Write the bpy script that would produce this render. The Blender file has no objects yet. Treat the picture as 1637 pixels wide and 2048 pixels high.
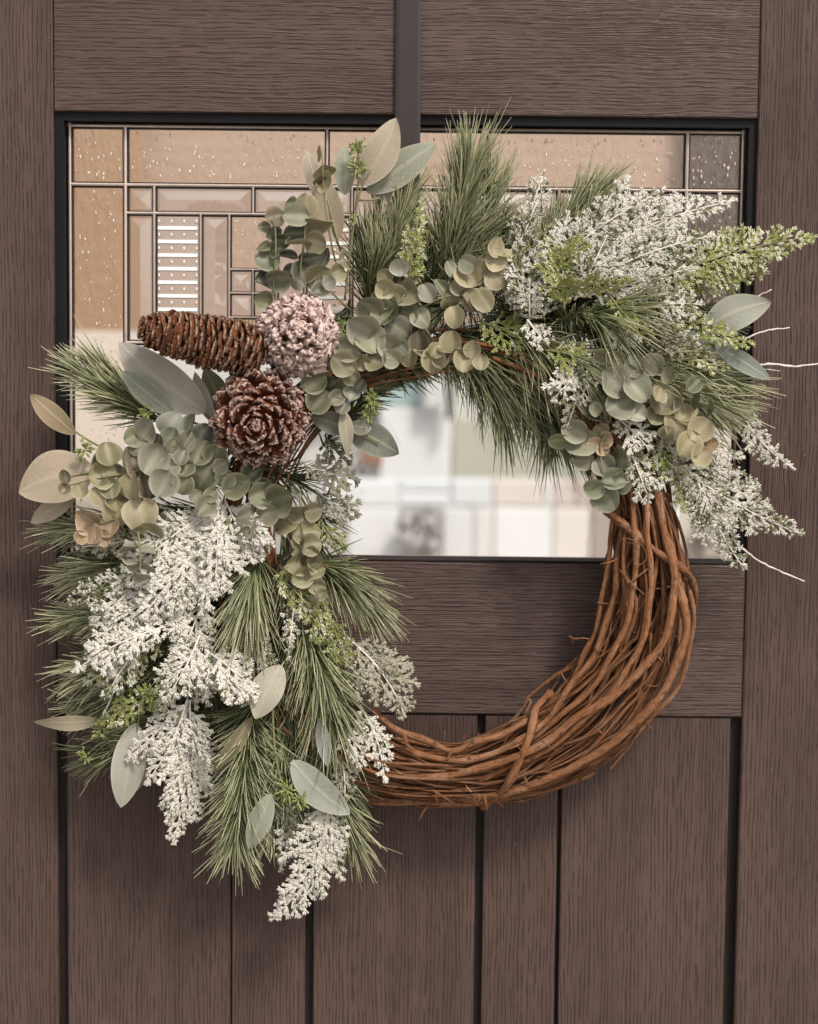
import bpy, math, random
import numpy as np
from mathutils import Vector, Matrix

# ------------------------------------------------------------------ camera / light
S = bpy.context.scene
COL = S.collection
D = 1.7
TILT = math.radians(4.6)
ROLL = math.radians(0.62)
ZC = 1.5
IMW, IMH = 1637.0, 2048.0
PX = 0.0005
F_ = Vector((0, math.cos(TILT), -math.sin(TILT)))
U0 = Vector((0, math.sin(TILT), math.cos(TILT)))
R0 = Vector((1, 0, 0))
U_ = U0 * math.cos(ROLL) - R0 * math.sin(ROLL)
R_ = R0 * math.cos(ROLL) + U0 * math.sin(ROLL)
CAM = Vector((0, 0, ZC)) - F_ * D
cam_d = bpy.data.cameras.new('camera')
cam = bpy.data.objects.new('camera', cam_d)
COL.objects.link(cam)
M = Matrix((R_, U_, -F_)).transposed().to_4x4()
M.translation = CAM
cam.matrix_world = M
cam_d.sensor_fit = 'VERTICAL'
cam_d.sensor_height = 36
cam_d.lens = 36 * D / (IMH * PX)
cam_d.clip_end = 2000
cam_d.dof.use_dof = True
cam_d.dof.focus_distance = D - 0.068
cam_d.dof.aperture_fstop = 4.8
S.camera = cam

SUN_EL = math.radians(48)
SUN_AZ = math.radians(32)      # to the right of the door's outward normal
w = bpy.data.worlds.new('World')
S.world = w
w.use_nodes = True
nt = w.node_tree
nt.nodes.clear()
out = nt.nodes.new('ShaderNodeOutputWorld')
bg = nt.nodes.new('ShaderNodeBackground')
sky = nt.nodes.new('ShaderNodeTexSky')
sky.sky_type = 'NISHITA'
sky.sun_disc = False
sky.sun_elevation = SUN_EL
sky.air_density = 1.0
sky.dust_density = 4.0
sky.ozone_density = 1.0
hs = nt.nodes.new('ShaderNodeHueSaturation')
hs.inputs['Saturation'].default_value = 0.10
bg.inputs['Strength'].default_value = 0.078
nt.links.new(sky.outputs[0], hs.inputs['Color'])
nt.links.new(hs.outputs[0], bg.inputs['Color'])
nt.links.new(bg.outputs[0], out.inputs['Surface'])
sd = bpy.data.lights.new('sun', 'SUN')
sun = bpy.data.objects.new('sun', sd)
COL.objects.link(sun)
sd.energy = 1.5
sd.angle = math.radians(10)
sd.color = (1.0, 0.93, 0.84)
sdir = Vector((math.sin(SUN_AZ) * math.cos(SUN_EL), -math.cos(SUN_AZ) * math.cos(SUN_EL), math.sin(SUN_EL)))
sun.rotation_euler = sdir.to_track_quat('Z', 'Y').to_euler()
# Nishita sun_rotation is measured from +Y towards +X
sky.sun_rotation = math.atan2(sdir.x, sdir.y)
S.view_settings.view_transform = 'Standard'
S.view_settings.look = 'None'
S.view_settings.exposure = 0.70
S.view_settings.gamma = 1
S.render.engine = 'CYCLES'
S.cycles.max_bounces = 8
S.cycles.transparent_max_bounces = 24
S.cycles.diffuse_bounces = 3


def W(px, py, d=0.0):
    """point on the plane d metres in front of the door seen at a photograph pixel"""
    v = F_ * D + R_ * ((px - IMW / 2) * PX) + U_ * ((IMH / 2 - py) * PX)
    t = (-d - CAM.y) / v.y
    return CAM + v * t


def WA(px, py, d=0.0):
    return np.array(W(px, py, d))


# ------------------------------------------------------------------ materials
def mat(name):
    m = bpy.data.materials.new(name)
    m.use_nodes = True
    n = m.node_tree
    n.nodes.clear()
    o = n.nodes.new('ShaderNodeOutputMaterial')
    p = n.nodes.new('ShaderNodeBsdfPrincipled')
    n.links.new(p.outputs[0], o.inputs[0])
    return m, n, p, o


def N(n, t, **kw):
    x = n.nodes.new(t)
    for k, v in kw.items():
        if hasattr(x, k):
            setattr(x, k, v)
        else:
            x.inputs[k].default_value = v
    return x


def ramp(n, src, a, b, ca=(0, 0, 0, 1), cb=(1, 1, 1, 1)):
    r = n.nodes.new('ShaderNodeValToRGB')
    r.color_ramp.elements[0].position = a
    r.color_ramp.elements[1].position = b
    r.color_ramp.elements[0].color = ca
    r.color_ramp.elements[1].color = cb
    n.links.new(src, r.inputs[0])
    return r.outputs[0]


def mix(n, fac, a, b, mode='MIX'):
    x = n.nodes.new('ShaderNodeMix')
    x.data_type = 'RGBA'
    x.blend_type = mode
    for s, v in ((x.inputs[0], fac), (x.inputs[6], a), (x.inputs[7], b)):
        if hasattr(v, 'is_linked') or hasattr(v, 'links'):
            n.links.new(v, s)
        elif isinstance(v, (int, float)):
            s.default_value = v
        else:
            s.default_value = (*v, 1) if len(v) == 3 else v
    return x.outputs[2]


def math_(n, op, a, b=None, c=None, clamp=False):
    x = n.nodes.new('ShaderNodeMath')
    x.operation = op
    x.use_clamp = clamp
    for i, v in enumerate((a, b, c)):
        if v is None:
            continue
        if isinstance(v, (int, float)):
            x.inputs[i].default_value = v
        else:
            n.links.new(v, x.inputs[i])
    return x.outputs[0]


def noise(n, vec, scale, detail=2, rough=0.5, dist=0.0):
    x = n.nodes.new('ShaderNodeTexNoise')
    x.inputs['Scale'].default_value = scale
    x.inputs['Detail'].default_value = detail
    x.inputs['Roughness'].default_value = rough
    x.inputs['Distortion'].default_value = dist
    if vec is not None:
        n.links.new(vec, x.inputs['Vector'])
    return x.outputs['Fac']


def mapping(n, vec, scale=(1, 1, 1), loc=(0, 0, 0)):
    x = n.nodes.new('ShaderNodeMapping')
    x.inputs['Scale'].default_value = scale
    x.inputs['Location'].default_value = loc
    n.links.new(vec, x.inputs['Vector'])
    return x.outputs[0]


def attr(n, name):
    x = n.nodes.new('ShaderNodeAttribute')
    x.attribute_name = name
    return x.outputs['Fac']


def bump(n, p, h, strength=0.5, dist=0.001):
    b = n.nodes.new('ShaderNodeBump')
    b.inputs['Strength'].default_value = strength
    b.inputs['Distance'].default_value = dist
    n.links.new(h, b.inputs['Height'])
    n.links.new(b.outputs[0], p.inputs['Normal'])


def door_paint(name, vertical):
    m, n, p, o = mat(name)
    tc = N(n, 'ShaderNodeTexCoord').outputs['Object']
    oi = N(n, 'ShaderNodeObjectInfo')
    # low frequency waver of the grain
    wav = n.nodes.new('ShaderNodeTexNoise')
    wav.inputs['Scale'].default_value = 1.0
    wav.inputs['Detail'].default_value = 2
    n.links.new(mapping(n, tc, (26, 26, 9) if vertical else (9, 26, 26)), wav.inputs['Vector'])
    vs = n.nodes.new('ShaderNodeVectorMath')
    vs.operation = 'SCALE'
    n.links.new(wav.outputs['Color'], vs.inputs[0])
    vs.inputs['Scale'].default_value = 0.007
    va = n.nodes.new('ShaderNodeVectorMath')
    va.operation = 'ADD'
    n.links.new(tc, va.inputs[0])
    n.links.new(vs.outputs[0], va.inputs[1])
    off = n.nodes.new('ShaderNodeVectorMath')
    off.operation = 'ADD'
    n.links.new(va.outputs[0], off.inputs[0])
    cx = n.nodes.new('ShaderNodeCombineXYZ')
    k = math_(n, 'MULTIPLY', oi.outputs['Random'], 7.0)
    n.links.new(k, cx.inputs[0])
    n.links.new(k, cx.inputs[2])
    n.links.new(cx.outputs[0], off.inputs[1])
    v = off.outputs[0]
    sc2 = (700, 40, 50) if vertical else (50, 40, 700)
    sx = n.nodes.new('ShaderNodeSeparateXYZ')
    n.links.new(v, sx.inputs[0])
    across = sx.outputs['X' if vertical else 'Z']
    # growth-ring lines: evenly spaced, wavering, broken into dashes
    lo = noise(n, mapping(n, v, (34, 34, 2.4) if vertical else (2.4, 34, 34)), 1.0, 2, 0.5)
    mid = noise(n, mapping(n, v, (120, 40, 16) if vertical else (16, 40, 120)), 1.0, 2, 0.5)
    ph = math_(n, 'MULTIPLY_ADD', across, 255.0, math_(n, 'MULTIPLY_ADD', lo, 3.2, math_(n, 'MULTIPLY', mid, 1.1)))
    tri = math_(n, 'PINGPONG', ph, 0.5)
    ph2 = math_(n, 'MULTIPLY_ADD', across, 470.0, math_(n, 'MULTIPLY_ADD', lo, 5.0, math_(n, 'MULTIPLY', mid, 1.7)))
    tri2 = math_(n, 'PINGPONG', ph2, 0.5)
    dash = noise(n, mapping(n, v, (170, 30, 42) if vertical else (42, 30, 170)), 1.0, 2, 0.6)
    region = noise(n, mapping(n, tc, (16, 16, 5) if vertical else (5, 16, 16)), 1.0, 2, 0.5)
    g = ramp(n, math_(n, 'ADD', tri, math_(n, 'MULTIPLY_ADD', dash, 0.9, -0.47)), 0.02, 0.12)
    gb = ramp(n, math_(n, 'ADD', tri2, math_(n, 'MULTIPLY_ADD', region, 1.4, -0.62)), 0.02, 0.2)
    g = math_(n, 'MULTIPLY', g, math_(n, 'MULTIPLY_ADD', gb, 0.5, 0.5))
    b = noise(n, mapping(n, v, sc2), 1.0, 2, 0.6)
    g2 = ramp(n, b, 0.30, 0.62)
    fine = noise(n, tc, 1100, 2, 0.6)
    h = math_(n, 'MULTIPLY_ADD', g2, 0.36, math_(n, 'MULTIPLY', g, 0.9))
    h = math_(n, 'MULTIPLY_ADD', fine, 0.22, h)
    big = noise(n, tc, 5, 2, 0.5)
    big2 = noise(n, mapping(n, v, (60, 30, 3) if vertical else (3, 30, 60)), 1.0, 3, 0.6)
    big = math_(n, 'MULTIPLY_ADD', big2, 0.8, math_(n, 'MULTIPLY_ADD', big, 0.8, -0.3), clamp=True)
    base = mix(n, big, (0.072, 0.045, 0.038), (0.132, 0.083, 0.069))
    base = mix(n, math_(n, 'MULTIPLY', math_(n, 'SUBTRACT', 1.0, g), 0.60), base, (0.034, 0.020, 0.017))
    vo = n.nodes.new('ShaderNodeTexVoronoi')
    vo.inputs['Scale'].default_value = 75
    n.links.new(tc, vo.inputs['Vector'])
    dust = math_(n, 'MULTIPLY', ramp(n, vo.outputs['Distance'], 0.035, 0.075, (1, 1, 1, 1), (0, 0, 0, 1)), ramp(n, noise(n, tc, 14, 2, 0.6), 0.58, 0.66))
    base = mix(n, math_(n, 'MULTIPLY', dust, 0.6), base, (0.42, 0.33, 0.28))
    n.links.new(base, p.inputs['Base Color'])
    n.links.new(math_(n, 'MULTIPLY_ADD', big2, 0.24, 0.32), p.inputs['Roughness'])
    p.inputs['Specular IOR Level'].default_value = 0.3
    bump(n, p, h, 0.7, 0.0010)
    return m


def plain(name, col, rough=0.5, metal=0.0, spec=0.5, nscale=0, namp=0.2, bmp=0.0):
    m, n, p, o = mat(name)
    p.inputs['Roughness'].default_value = rough
    p.inputs['Metallic'].default_value = metal
    p.inputs['Specular IOR Level'].default_value = spec
    p.inputs['Base Color'].default_value = (*col, 1)
    if nscale:
        tc = N(n, 'ShaderNodeTexCoord').outputs['Object']
        f = noise(n, tc, nscale, 4, 0.6)
        n.links.new(mix(n, f, tuple(c * (1 - namp) for c in col), tuple(min(1, c * (1 + namp)) for c in col)), p.inputs['Base Color'])
        if bmp:
            bump(n, p, f, bmp, 0.002)
    return m


def glass_mat(name, fac, rough=0.02, tint=(1, 1, 1), wav=0.0):
    m = bpy.data.materials.new(name)
    m.use_nodes = True
    n = m.node_tree
    n.nodes.clear()
    o = n.nodes.new('ShaderNodeOutputMaterial')
    t = n.nodes.new('ShaderNodeBsdfTransparent')
    t.inputs[0].default_value = (*tint, 1)
    g = n.nodes.new('ShaderNodeBsdfGlossy')
    g.inputs['Roughness'].default_value = rough
    lw = n.nodes.new('ShaderNodeFresnel')
    lw.inputs['IOR'].default_value = 1.5
    f = math_(n, 'ADD', lw.outputs[0], fac, clamp=True)
    mx = n.nodes.new('ShaderNodeMixShader')
    n.links.new(f, mx.inputs[0])
    n.links.new(t.outputs[0], mx.inputs[1])
    n.links.new(g.outputs[0], mx.inputs[2])
    n.links.new(mx.outputs[0], o.inputs[0])
    if wav:
        tc = N(n, 'ShaderNodeTexCoord').outputs['Object']
        h = noise(n, mapping(n, tc, (1, 1, 0.35)), 190, 2, 0.5)
        b = n.nodes.new('ShaderNodeBump')
        b.inputs['Strength'].default_value = wav
        b.inputs['Distance'].default_value = 0.003
        n.links.new(h, b.inputs['Height'])
        n.links.new(b.outputs[0], g.inputs['Normal'])
        n.links.new(b.outputs[0], lw.inputs['Normal'])
    return m


MT = {}
MT['paint_v'] = door_paint('door_paint_vertical', True)
MT['paint_h'] = door_paint('door_paint_horizontal', False)
MT['gasket'] = plain('black_gasket', (0.006, 0.005, 0.006), 0.5, spec=0.25)
MT['groove'] = plain('dark_groove', (0.016, 0.011, 0.010), 0.6, spec=0.3)
MT['came'] = plain('bronze_highlight', (0.80, 0.66, 0.58), 0.34, metal=0.45, spec=0.8, nscale=120, namp=0.25)  # pale colour paints the highlight along the came ridge
MT['came_flank'] = plain('dark_flank', (0.060, 0.042, 0.034), 0.45, metal=0.4)  # came flanks coloured dark to paint shade beside the bright ridge
MT['strap'] = plain('hanger_metal', (0.050, 0.038, 0.034), 0.42, metal=0.3, spec=0.5, nscale=60, namp=0.15)
MT['clear'] = glass_mat('clear_glass', 0.09, 0.05)
MT['seedy'] = glass_mat('seedy_glass', 0.05, 0.12, (0.97, 0.93, 0.88), 0.5)
MT['bevel'] = glass_mat('bevel_glass', 0.22, 0.03)
MT['rib'] = plain('rib_glint_white', (0.86, 0.82, 0.78), 0.15, spec=0.8)  # near-white colour paints the sky glints on the ribs
MT['bead'] = plain('bead_glint', (0.80, 0.68, 0.58), 0.1, spec=1.0)  # opaque pale colour paints the bright glints of the bubbles
MT['gold'] = plain('brass_rib', (0.75, 0.52, 0.22), 0.3, metal=1.0)


def bark():
    m, n, p, o = mat('vine_bark')
    oi = N(n, 'ShaderNodeObjectInfo')
    uv = attr(n, 'along')
    ar = attr(n, 'around')
    cx = n.nodes.new('ShaderNodeCombineXYZ')
    n.links.new(math_(n, 'MULTIPLY', uv, 60.0), cx.inputs[0])
    n.links.new(math_(n, 'MULTIPLY', ar, 5.0), cx.inputs[1])
    n.links.new(math_(n, 'MULTIPLY', oi.outputs['Random'], 40.0), cx.inputs[2])
    st = noise(n, cx.outputs[0], 1.0, 4, 0.65)
    tc = N(n, 'ShaderNodeTexCoord').outputs['Object']
    bl = noise(n, tc, 38, 3, 0.6)
    c = mix(n, st, (0.115, 0.038, 0.014), (0.62, 0.27, 0.115))
    c = mix(n, math_(n, 'MULTIPLY', oi.outputs['Random'], 0.55), c, (0.17, 0.085, 0.044))
    c = mix(n, ramp(n, bl, 0.5, 0.75), c, (0.46, 0.25, 0.14))
    cr = noise(n, cx.outputs[0], 2.6, 3, 0.7)
    c = mix(n, ramp(n, cr, 0.50, 0.66), c, (0.050, 0.020, 0.010))
    n.links.new(c, p.inputs['Base Color'])
    p.inputs['Roughness'].default_value = 0.62
    p.inputs['Specular IOR Level'].default_value = 0.3
    bump(n, p, math_(n, 'ADD', st, math_(n, 'MULTIPLY', cr, -0.8)), 0.9, 0.002)
    return m


def leaf_mat():
    m, n, p, o = mat('eucalyptus_leaf')
    oi = N(n, 'ShaderNodeObjectInfo')
    edge = attr(n, 'edge')
    rib = attr(n, 'rib')
    tc = N(n, 'ShaderNodeTexCoord').outputs['Object']
    f = noise(n, tc, 2.2, 4, 0.6)
    geo = N(n, 'ShaderNodeNewGeometry')
    fw = noise(n, geo.outputs['Position'], 55, 3, 0.6)
    c = mix(n, f, mix(n, 1.0, oi.outputs['Color'], (0.66, 0.68, 0.64), 'MULTIPLY'), oi.outputs['Color'])
    pale = mix(n, 0.45, oi.outputs['Color'], (0.62, 0.57, 0.45))
    c = mix(n, math_(n, 'MULTIPLY', ramp(n, fw, 0.52, 0.75), 0.35), c, pale)
    vt, vs_ = attr(n, 'vt'), attr(n, 'vs')
    vein = math_(n, 'PINGPONG', math_(n, 'MULTIPLY_ADD', vt, 7.0, math_(n, 'MULTIPLY', vs_, -2.4)), 0.5)
    vein = ramp(n, math_(n, 'MULTIPLY_ADD', fw, 0.10, vein), 0.05, 0.13, (1, 1, 1, 1), (0, 0, 0, 1))
    c = mix(n, math_(n, 'MULTIPLY', vein, 0.30), c, pale)
    spot = noise(n, geo.outputs['Position'], 420, 2, 0.6)
    c = mix(n, math_(n, 'MULTIPLY', ramp(n, spot, 0.62, 0.72), 0.35), c, (0.14, 0.11, 0.06))
    c = mix(n, math_(n, 'MULTIPLY', edge, 0.75), c, pale)
    c = mix(n, math_(n, 'MULTIPLY', rib, 0.6), c, pale)
    n.links.new(c, p.inputs['Base Color'])
    p.inputs['Roughness'].default_value = 0.5
    p.inputs['Specular IOR Level'].default_value = 0.35
    h = math_(n, 'ADD', math_(n, 'MULTIPLY_ADD', vein, 0.35, math_(n, 'MULTIPLY', rib, 0.8)), math_(n, 'MULTIPLY', f, 0.5))
    bump(n, p, h, 0.35, 0.0015)
    tr = n.nodes.new('ShaderNodeBsdfTranslucent')
    n.links.new(c, tr.inputs[0])
    mx = n.nodes.new('ShaderNodeMixShader')
    mx.inputs[0].default_value = 0.14
    n.links.new(p.outputs[0], mx.inputs[1])
    n.links.new(tr.outputs[0], mx.inputs[2])
    n.links.new(mx.outputs[0], o.inputs[0])
    return m


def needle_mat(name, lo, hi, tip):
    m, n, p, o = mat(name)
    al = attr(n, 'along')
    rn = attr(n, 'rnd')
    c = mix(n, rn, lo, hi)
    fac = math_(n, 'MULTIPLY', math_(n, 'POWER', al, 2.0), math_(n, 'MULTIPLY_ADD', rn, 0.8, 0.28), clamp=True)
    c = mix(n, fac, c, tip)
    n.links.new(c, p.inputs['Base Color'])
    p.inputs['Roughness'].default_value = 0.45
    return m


def cedar_mat(name, green, white):
    m, n, p, o = mat(name)
    fr = attr(n, 'frost')
    tc = N(n, 'ShaderNodeTexCoord').outputs['Object']
    nz = noise(n, tc, 420, 3, 0.65)
    f = ramp(n, math_(n, 'ADD', fr, math_(n, 'MULTIPLY_ADD', nz, 0.9, -0.45)), 0.32, 0.60)
    g = mix(n, noise(n, tc, 60, 2), tuple(c * 0.6 for c in green), tuple(c * 1.35 for c in green))
    wv = mix(n, noise(n, tc, 34, 3, 0.6), tuple(c * 0.72 for c in white[:2]) + (white[2] * 0.62,), tuple(min(0.85, c * 1.14) for c in white))
    c = mix(n, f, g, wv)
    n.links.new(c, p.inputs['Base Color'])
    p.inputs['Roughness'].default_value = 0.8
    p.inputs['Specular IOR Level'].default_value = 0.2
    bump(n, p, nz, 0.7, 0.0015)
    return m


def cone_mat(name, dark, light, frost, lo, hi):
    m, n, p, o = mat(name)
    tip = attr(n, 'tip')
    geo = N(n, 'ShaderNodeNewGeometry')
    tcp = geo.outputs['Position']
    nz = noise(n, tcp, 330, 4, 0.7)
    n2 = noise(n, tcp, 110, 2, 0.5)
    oi = N(n, 'ShaderNodeObjectInfo')
    b = mix(n, math_(n, 'MULTIPLY_ADD', n2, 0.6, math_(n, 'MULTIPLY', oi.outputs['Random'], 0.4)), dark, light)
    f = ramp(n, math_(n, 'ADD', math_(n, 'MULTIPLY', tip, 0.75), math_(n, 'MULTIPLY_ADD', nz, 1.1, -0.4)), lo, hi)
    fc = mix(n, n2, tuple(c * 0.82 for c in frost), tuple(min(1, c * 1.15) for c in frost))
    n.links.new(mix(n, f, b, fc), p.inputs['Base Color'])
    p.inputs['Roughness'].default_value = 0.78
    p.inputs['Specular IOR Level'].default_value = 0.14
    bump(n, p, math_(n, 'ADD', nz, math_(n, 'MULTIPLY', f, 0.5)), 0.8, 0.002)
    return m


MT['bark'] = bark()
MT['leaf'] = leaf_mat()
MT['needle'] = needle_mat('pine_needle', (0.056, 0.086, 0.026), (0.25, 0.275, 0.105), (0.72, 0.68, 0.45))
MT['needle_dark'] = needle_mat('pine_needle_dark', (0.022, 0.036, 0.013), (0.115, 0.14, 0.050), (0.42, 0.42, 0.23))  # dark green pine, darkened further to paint shade deep behind the foliage
MT['cedar'] = cedar_mat('flocked_cedar', (0.16, 0.17, 0.080), (0.74, 0.70, 0.65))
MT['cedar_beige'] = cedar_mat('flocked_cedar_beige', (0.15, 0.16, 0.08), (0.47, 0.43, 0.355))
MT['cedar_green'] = cedar_mat('green_cedar', (0.28, 0.30, 0.095), (0.68, 0.66, 0.52))
MT['twig'] = plain('green_twig', (0.22, 0.21, 0.10), 0.6, nscale=90, namp=0.3)
MT['brown_twig'] = plain('brown_twig', (0.16, 0.085, 0.035), 0.7, nscale=140, namp=0.4)
MT['white_twig'] = plain('white_twig', (0.80, 0.72, 0.66), 0.8, nscale=160, namp=0.2, bmp=0.5)
MT['seed'] = plain('seed_green', (0.27, 0.30, 0.10), 0.5, nscale=120, namp=0.3)
MT['frost_pink'] = plain('pink_frosting', (0.62, 0.43, 0.36), 0.8, nscale=300, namp=0.3)
MT['frost_pale'] = plain('pale_frosting', (0.72, 0.53, 0.47), 0.85, nscale=260, namp=0.22, bmp=0.4)
MT['frost_tan'] = plain('tan_frosting', (0.50, 0.37, 0.27), 0.8, nscale=300, namp=0.3)
MT['cone_a'] = cone_mat('cone_red_brown', (0.055, 0.016, 0.010), (0.27, 0.085, 0.044), (0.62, 0.45, 0.38), 0.74, 0.86)
MT['cone_b'] = cone_mat('cone_frosted', (0.12, 0.045, 0.026), (0.30, 0.12, 0.06), (0.80, 0.62, 0.56), 0.02, 0.12)
MT['cone_c'] = cone_mat('cone_dark', (0.024, 0.009, 0.006), (0.24, 0.074, 0.027), (0.52, 0.39, 0.28), 0.72, 0.90)


# ------------------------------------------------------------------ mesh helpers
def new_mesh(name, V, F, attrs=None, smooth=True):
    """V (n,3) ; F (m,k) one polygon size, or a list of such arrays"""
    V = np.asarray(V, dtype=np.float32)
    Fs = F if isinstance(F, list) else [F]
    Fs = [np.asarray(f, dtype=np.int32) for f in Fs if len(f)]
    me = bpy.data.meshes.new(name)
    me.vertices.add(len(V))
    me.vertices.foreach_set('co', V.ravel())
    nl = sum(f.size for f in Fs)
    npoly = sum(len(f) for f in Fs)
    me.loops.add(nl)
    me.polygons.add(npoly)
    me.loops.foreach_set('vertex_index', np.concatenate([f.ravel() for f in Fs]))
    st = []
    o = 0
    for f in Fs:
        st.append(o + np.arange(len(f)) * f.shape[1])
        o += f.size
    me.polygons.foreach_set('loop_start', np.concatenate(st).astype(np.int32))
    me.polygons.foreach_set('use_smooth', np.full(npoly, smooth, dtype=bool))
    for k, a in (attrs or {}).items():
        at = me.attributes.new(k, 'FLOAT', 'POINT')
        at.data.foreach_set('value', np.asarray(a, dtype=np.float32).ravel())
    me.update(calc_edges=True)
    return me


def link(name, me, m, parent=None, mw=None, kind=None, label=None):
    o = bpy.data.objects.new(name, me)
    if me is not None and m is not None and len(me.materials) == 0:
        me.materials.append(m)
    COL.objects.link(o)
    if parent is not None:
        o.parent = parent
    if mw is not None:
        o.matrix_local = mw
    if kind:
        o['kind'] = kind
    if label:
        o['label'] = label
    return o


class MB:
    """collects boxes into one mesh"""
    def __init__(self):
        self.v, self.f = [], []

    def box(self, x0, x1, y0, y1, z0, z1, bev=0.0):
        n = len(self.v)
        if bev <= 0:
            self.v += [(x0, y0, z0), (x1, y0, z0), (x1, y1, z0), (x0, y1, z0), (x0, y0, z1), (x1, y0, z1), (x1, y1, z1), (x0, y1, z1)]
            self.f += [(n, n + 1, n + 5, n + 4), (n + 1, n + 2, n + 6, n + 5), (n + 2, n + 3, n + 7, n + 6), (n + 3, n, n + 4, n + 7), (n + 4, n + 5, n + 6, n + 7), (n + 3, n + 2, n + 1, n)]
        else:   # front face (y0) bevelled
            b = bev
            self.v += [(x0 + b, y0, z0 + b), (x1 - b, y0, z0 + b), (x1 - b, y0, z1 - b), (x0 + b, y0, z1 - b),
                       (x0, y0 + b, z0), (x1, y0 + b, z0), (x1, y0 + b, z1), (x0, y0 + b, z1),
                       (x0, y1, z0), (x1, y1, z0), (x1, y1, z1), (x0, y1, z1)]
            q = lambda *a: tuple(n + i for i in a)
            self.f += [q(0, 1, 2, 3)]
            for i in range(4):
                j = (i + 1) % 4
                self.f += [q(4 + i, 4 + j, j, i), q(8 + i, 8 + j, 4 + j, 4 + i)]
            self.f += [q(11, 10, 9, 8)]
        return self

    def build(self, name, m, parent=None, smooth=False):
        me = new_mesh(name, self.v, np.array(self.f), smooth=smooth)
        return link(name, me, m, parent)


def tube_arrays(P, r, ns=7, closed_ends=True):
    P = np.asarray(P, float)
    n = len(P)
    r = np.broadcast_to(np.asarray(r, float), (n,))
    T = np.gradient(P, axis=0)
    T /= np.linalg.norm(T, axis=1)[:, None] + 1e-12
    u = np.cross(T[0], (0.31, 0.52, 0.79))
    u /= np.linalg.norm(u)
    us = [u]
    for i in range(1, n):
        u = us[-1] - T[i] * np.dot(us[-1], T[i])
        u /= np.linalg.norm(u) + 1e-12
        us.append(u)
    Uv = np.array(us)
    Vv = np.cross(T, Uv)
    a = np.arange(ns) / ns * 2 * math.pi
    ring = P[:, None, :] + r[:, None, None] * (np.cos(a)[None, :, None] * Uv[:, None, :] + np.sin(a)[None, :, None] * Vv[:, None, :])
    V = ring.reshape(-1, 3)
    i = np.arange(n - 1)[:, None] * ns
    j = np.arange(ns)[None, :]
    k = (j + 1) % ns
    F = np.stack([i + j, i + k, i + ns + k, i + ns + j], -1).reshape(-1, 4)
    s = np.concatenate([[0], np.cumsum(np.linalg.norm(np.diff(P, axis=0), axis=1))])
    along = np.repeat(s, ns)
    around = np.tile(0.5 - 0.5 * np.cos(a), n)
    if closed_ends:
        V = np.concatenate([V, P[:1] - T[:1] * r[0] * 0.3, P[-1:] + T[-1:] * r[-1] * 0.5])
        c0, c1 = n * ns, n * ns + 1
        t0 = np.stack([np.full(ns, c0), (np.arange(ns) + 1) % ns, np.arange(ns)], -1)
        b = (n - 1) * ns
        t1 = np.stack([np.full(ns, c1), b + np.arange(ns), b + (np.arange(ns) + 1) % ns], -1)
        along = np.concatenate([along, [0, s[-1]]])
        around = np.concatenate([around, [0, 0]])
        return V, F, np.concatenate([t0, t1]), along, around
    return V, F, np.zeros((0, 3), int), along, around


def smooth_curve(pts, step=0.004):
    """Catmull-Rom through 3-D points"""
    P = np.asarray(pts, float)
    if len(P) == 2:
        P = np.array([P[0], (P[0] + P[1]) / 2, P[1]])
    Q = np.concatenate([2 * P[:1] - P[1:2], P, 2 * P[-1:] - P[-2:-1]])
    outp = []
    for i in range(len(P) - 1):
        p0, p1, p2, p3 = Q[i:i + 4]
        m = max(2, int(np.linalg.norm(p2 - p1) / step))
        t = np.linspace(0, 1, m, endpoint=False)[:, None]
        outp.append(0.5 * (2 * p1 + (p2 - p0) * t + (2 * p0 - 5 * p1 + 4 * p2 - p3) * t ** 2 + (3 * p1 - p0 - 3 * p2 + p3) * t ** 3))
    outp.append(P[-1:])
    return np.concatenate(outp)


def merge_tubes(curves, ns=6):
    """[(points, radii)] -> arrays of one mesh"""
    Vs, F4, F3, al, ar, o = [], [], [], [], [], 0
    for P, r in curves:
        V, a, b, s, c = tube_arrays(P, r, ns)
        Vs.append(V); F4.append(a + o); F3.append(b + o); al.append(s); ar.append(c)
        o += len(V)
    return np.concatenate(Vs), [np.concatenate(F4), np.concatenate(F3)], {'along': np.concatenate(al), 'around': np.concatenate(ar)}


def tube_obj(name, curves, m, parent, ns=6, kind=None, label=None):
    V, F, at = merge_tubes(curves, ns)
    return link(name, new_mesh(name, V, F, at), m, parent, kind=kind, label=label)


# ------------------------------------------------------------------ ground and sky side
gm = MB().box(-60, 60, -60, 60, -0.2, 0.0)
g = gm.build('ground', plain('porch_concrete', (0.34, 0.31, 0.28), 0.85, nscale=6, namp=0.15))
g['kind'] = 'structure'

# ------------------------------------------------------------------ the door
door = bpy.data.objects.new('front_door', None)
COL.objects.link(door)
door['label'] = 'dark brown wood grain front door with leaded glass window behind the wreath'
door['category'] = 'door'


def X(px, py=1000):
    return W(px, py, 0).x


def Z(py, px=800):
    return W(px, py, 0).z


xl_out, xr_out = X(-210), X(1850)
xl, xr = X(111), X(1497)                 # inner edges of the stiles
z_top_out, z_bot_out = Z(-190), Z(2300)
z_win_t, z_win_b = Z(229), Z(1124)
z_rail_b = Z(1428)
YB = 0.045
MB().box(xl_out, xl, 0.0, YB, z_bot_out, z_top_out, 0.0012).build('stile', MT['paint_v'], door)
MB().box(xr, xr_out, 0.0, YB, z_bot_out, z_top_out, 0.0012).build('stile', MT['paint_v'], door)
MB().box(xl + 0.0006, xr - 0.0006, 0.0008, YB, z_win_t, z_top_out, 0.0012).build('top_rail', MT['paint_h'], door)
MB().box(xl + 0.0006, xr - 0.0006, 0.0008, YB, z_rail_b, z_win_b, 0.0015).build('lock_rail', MT['paint_h'], door)
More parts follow.
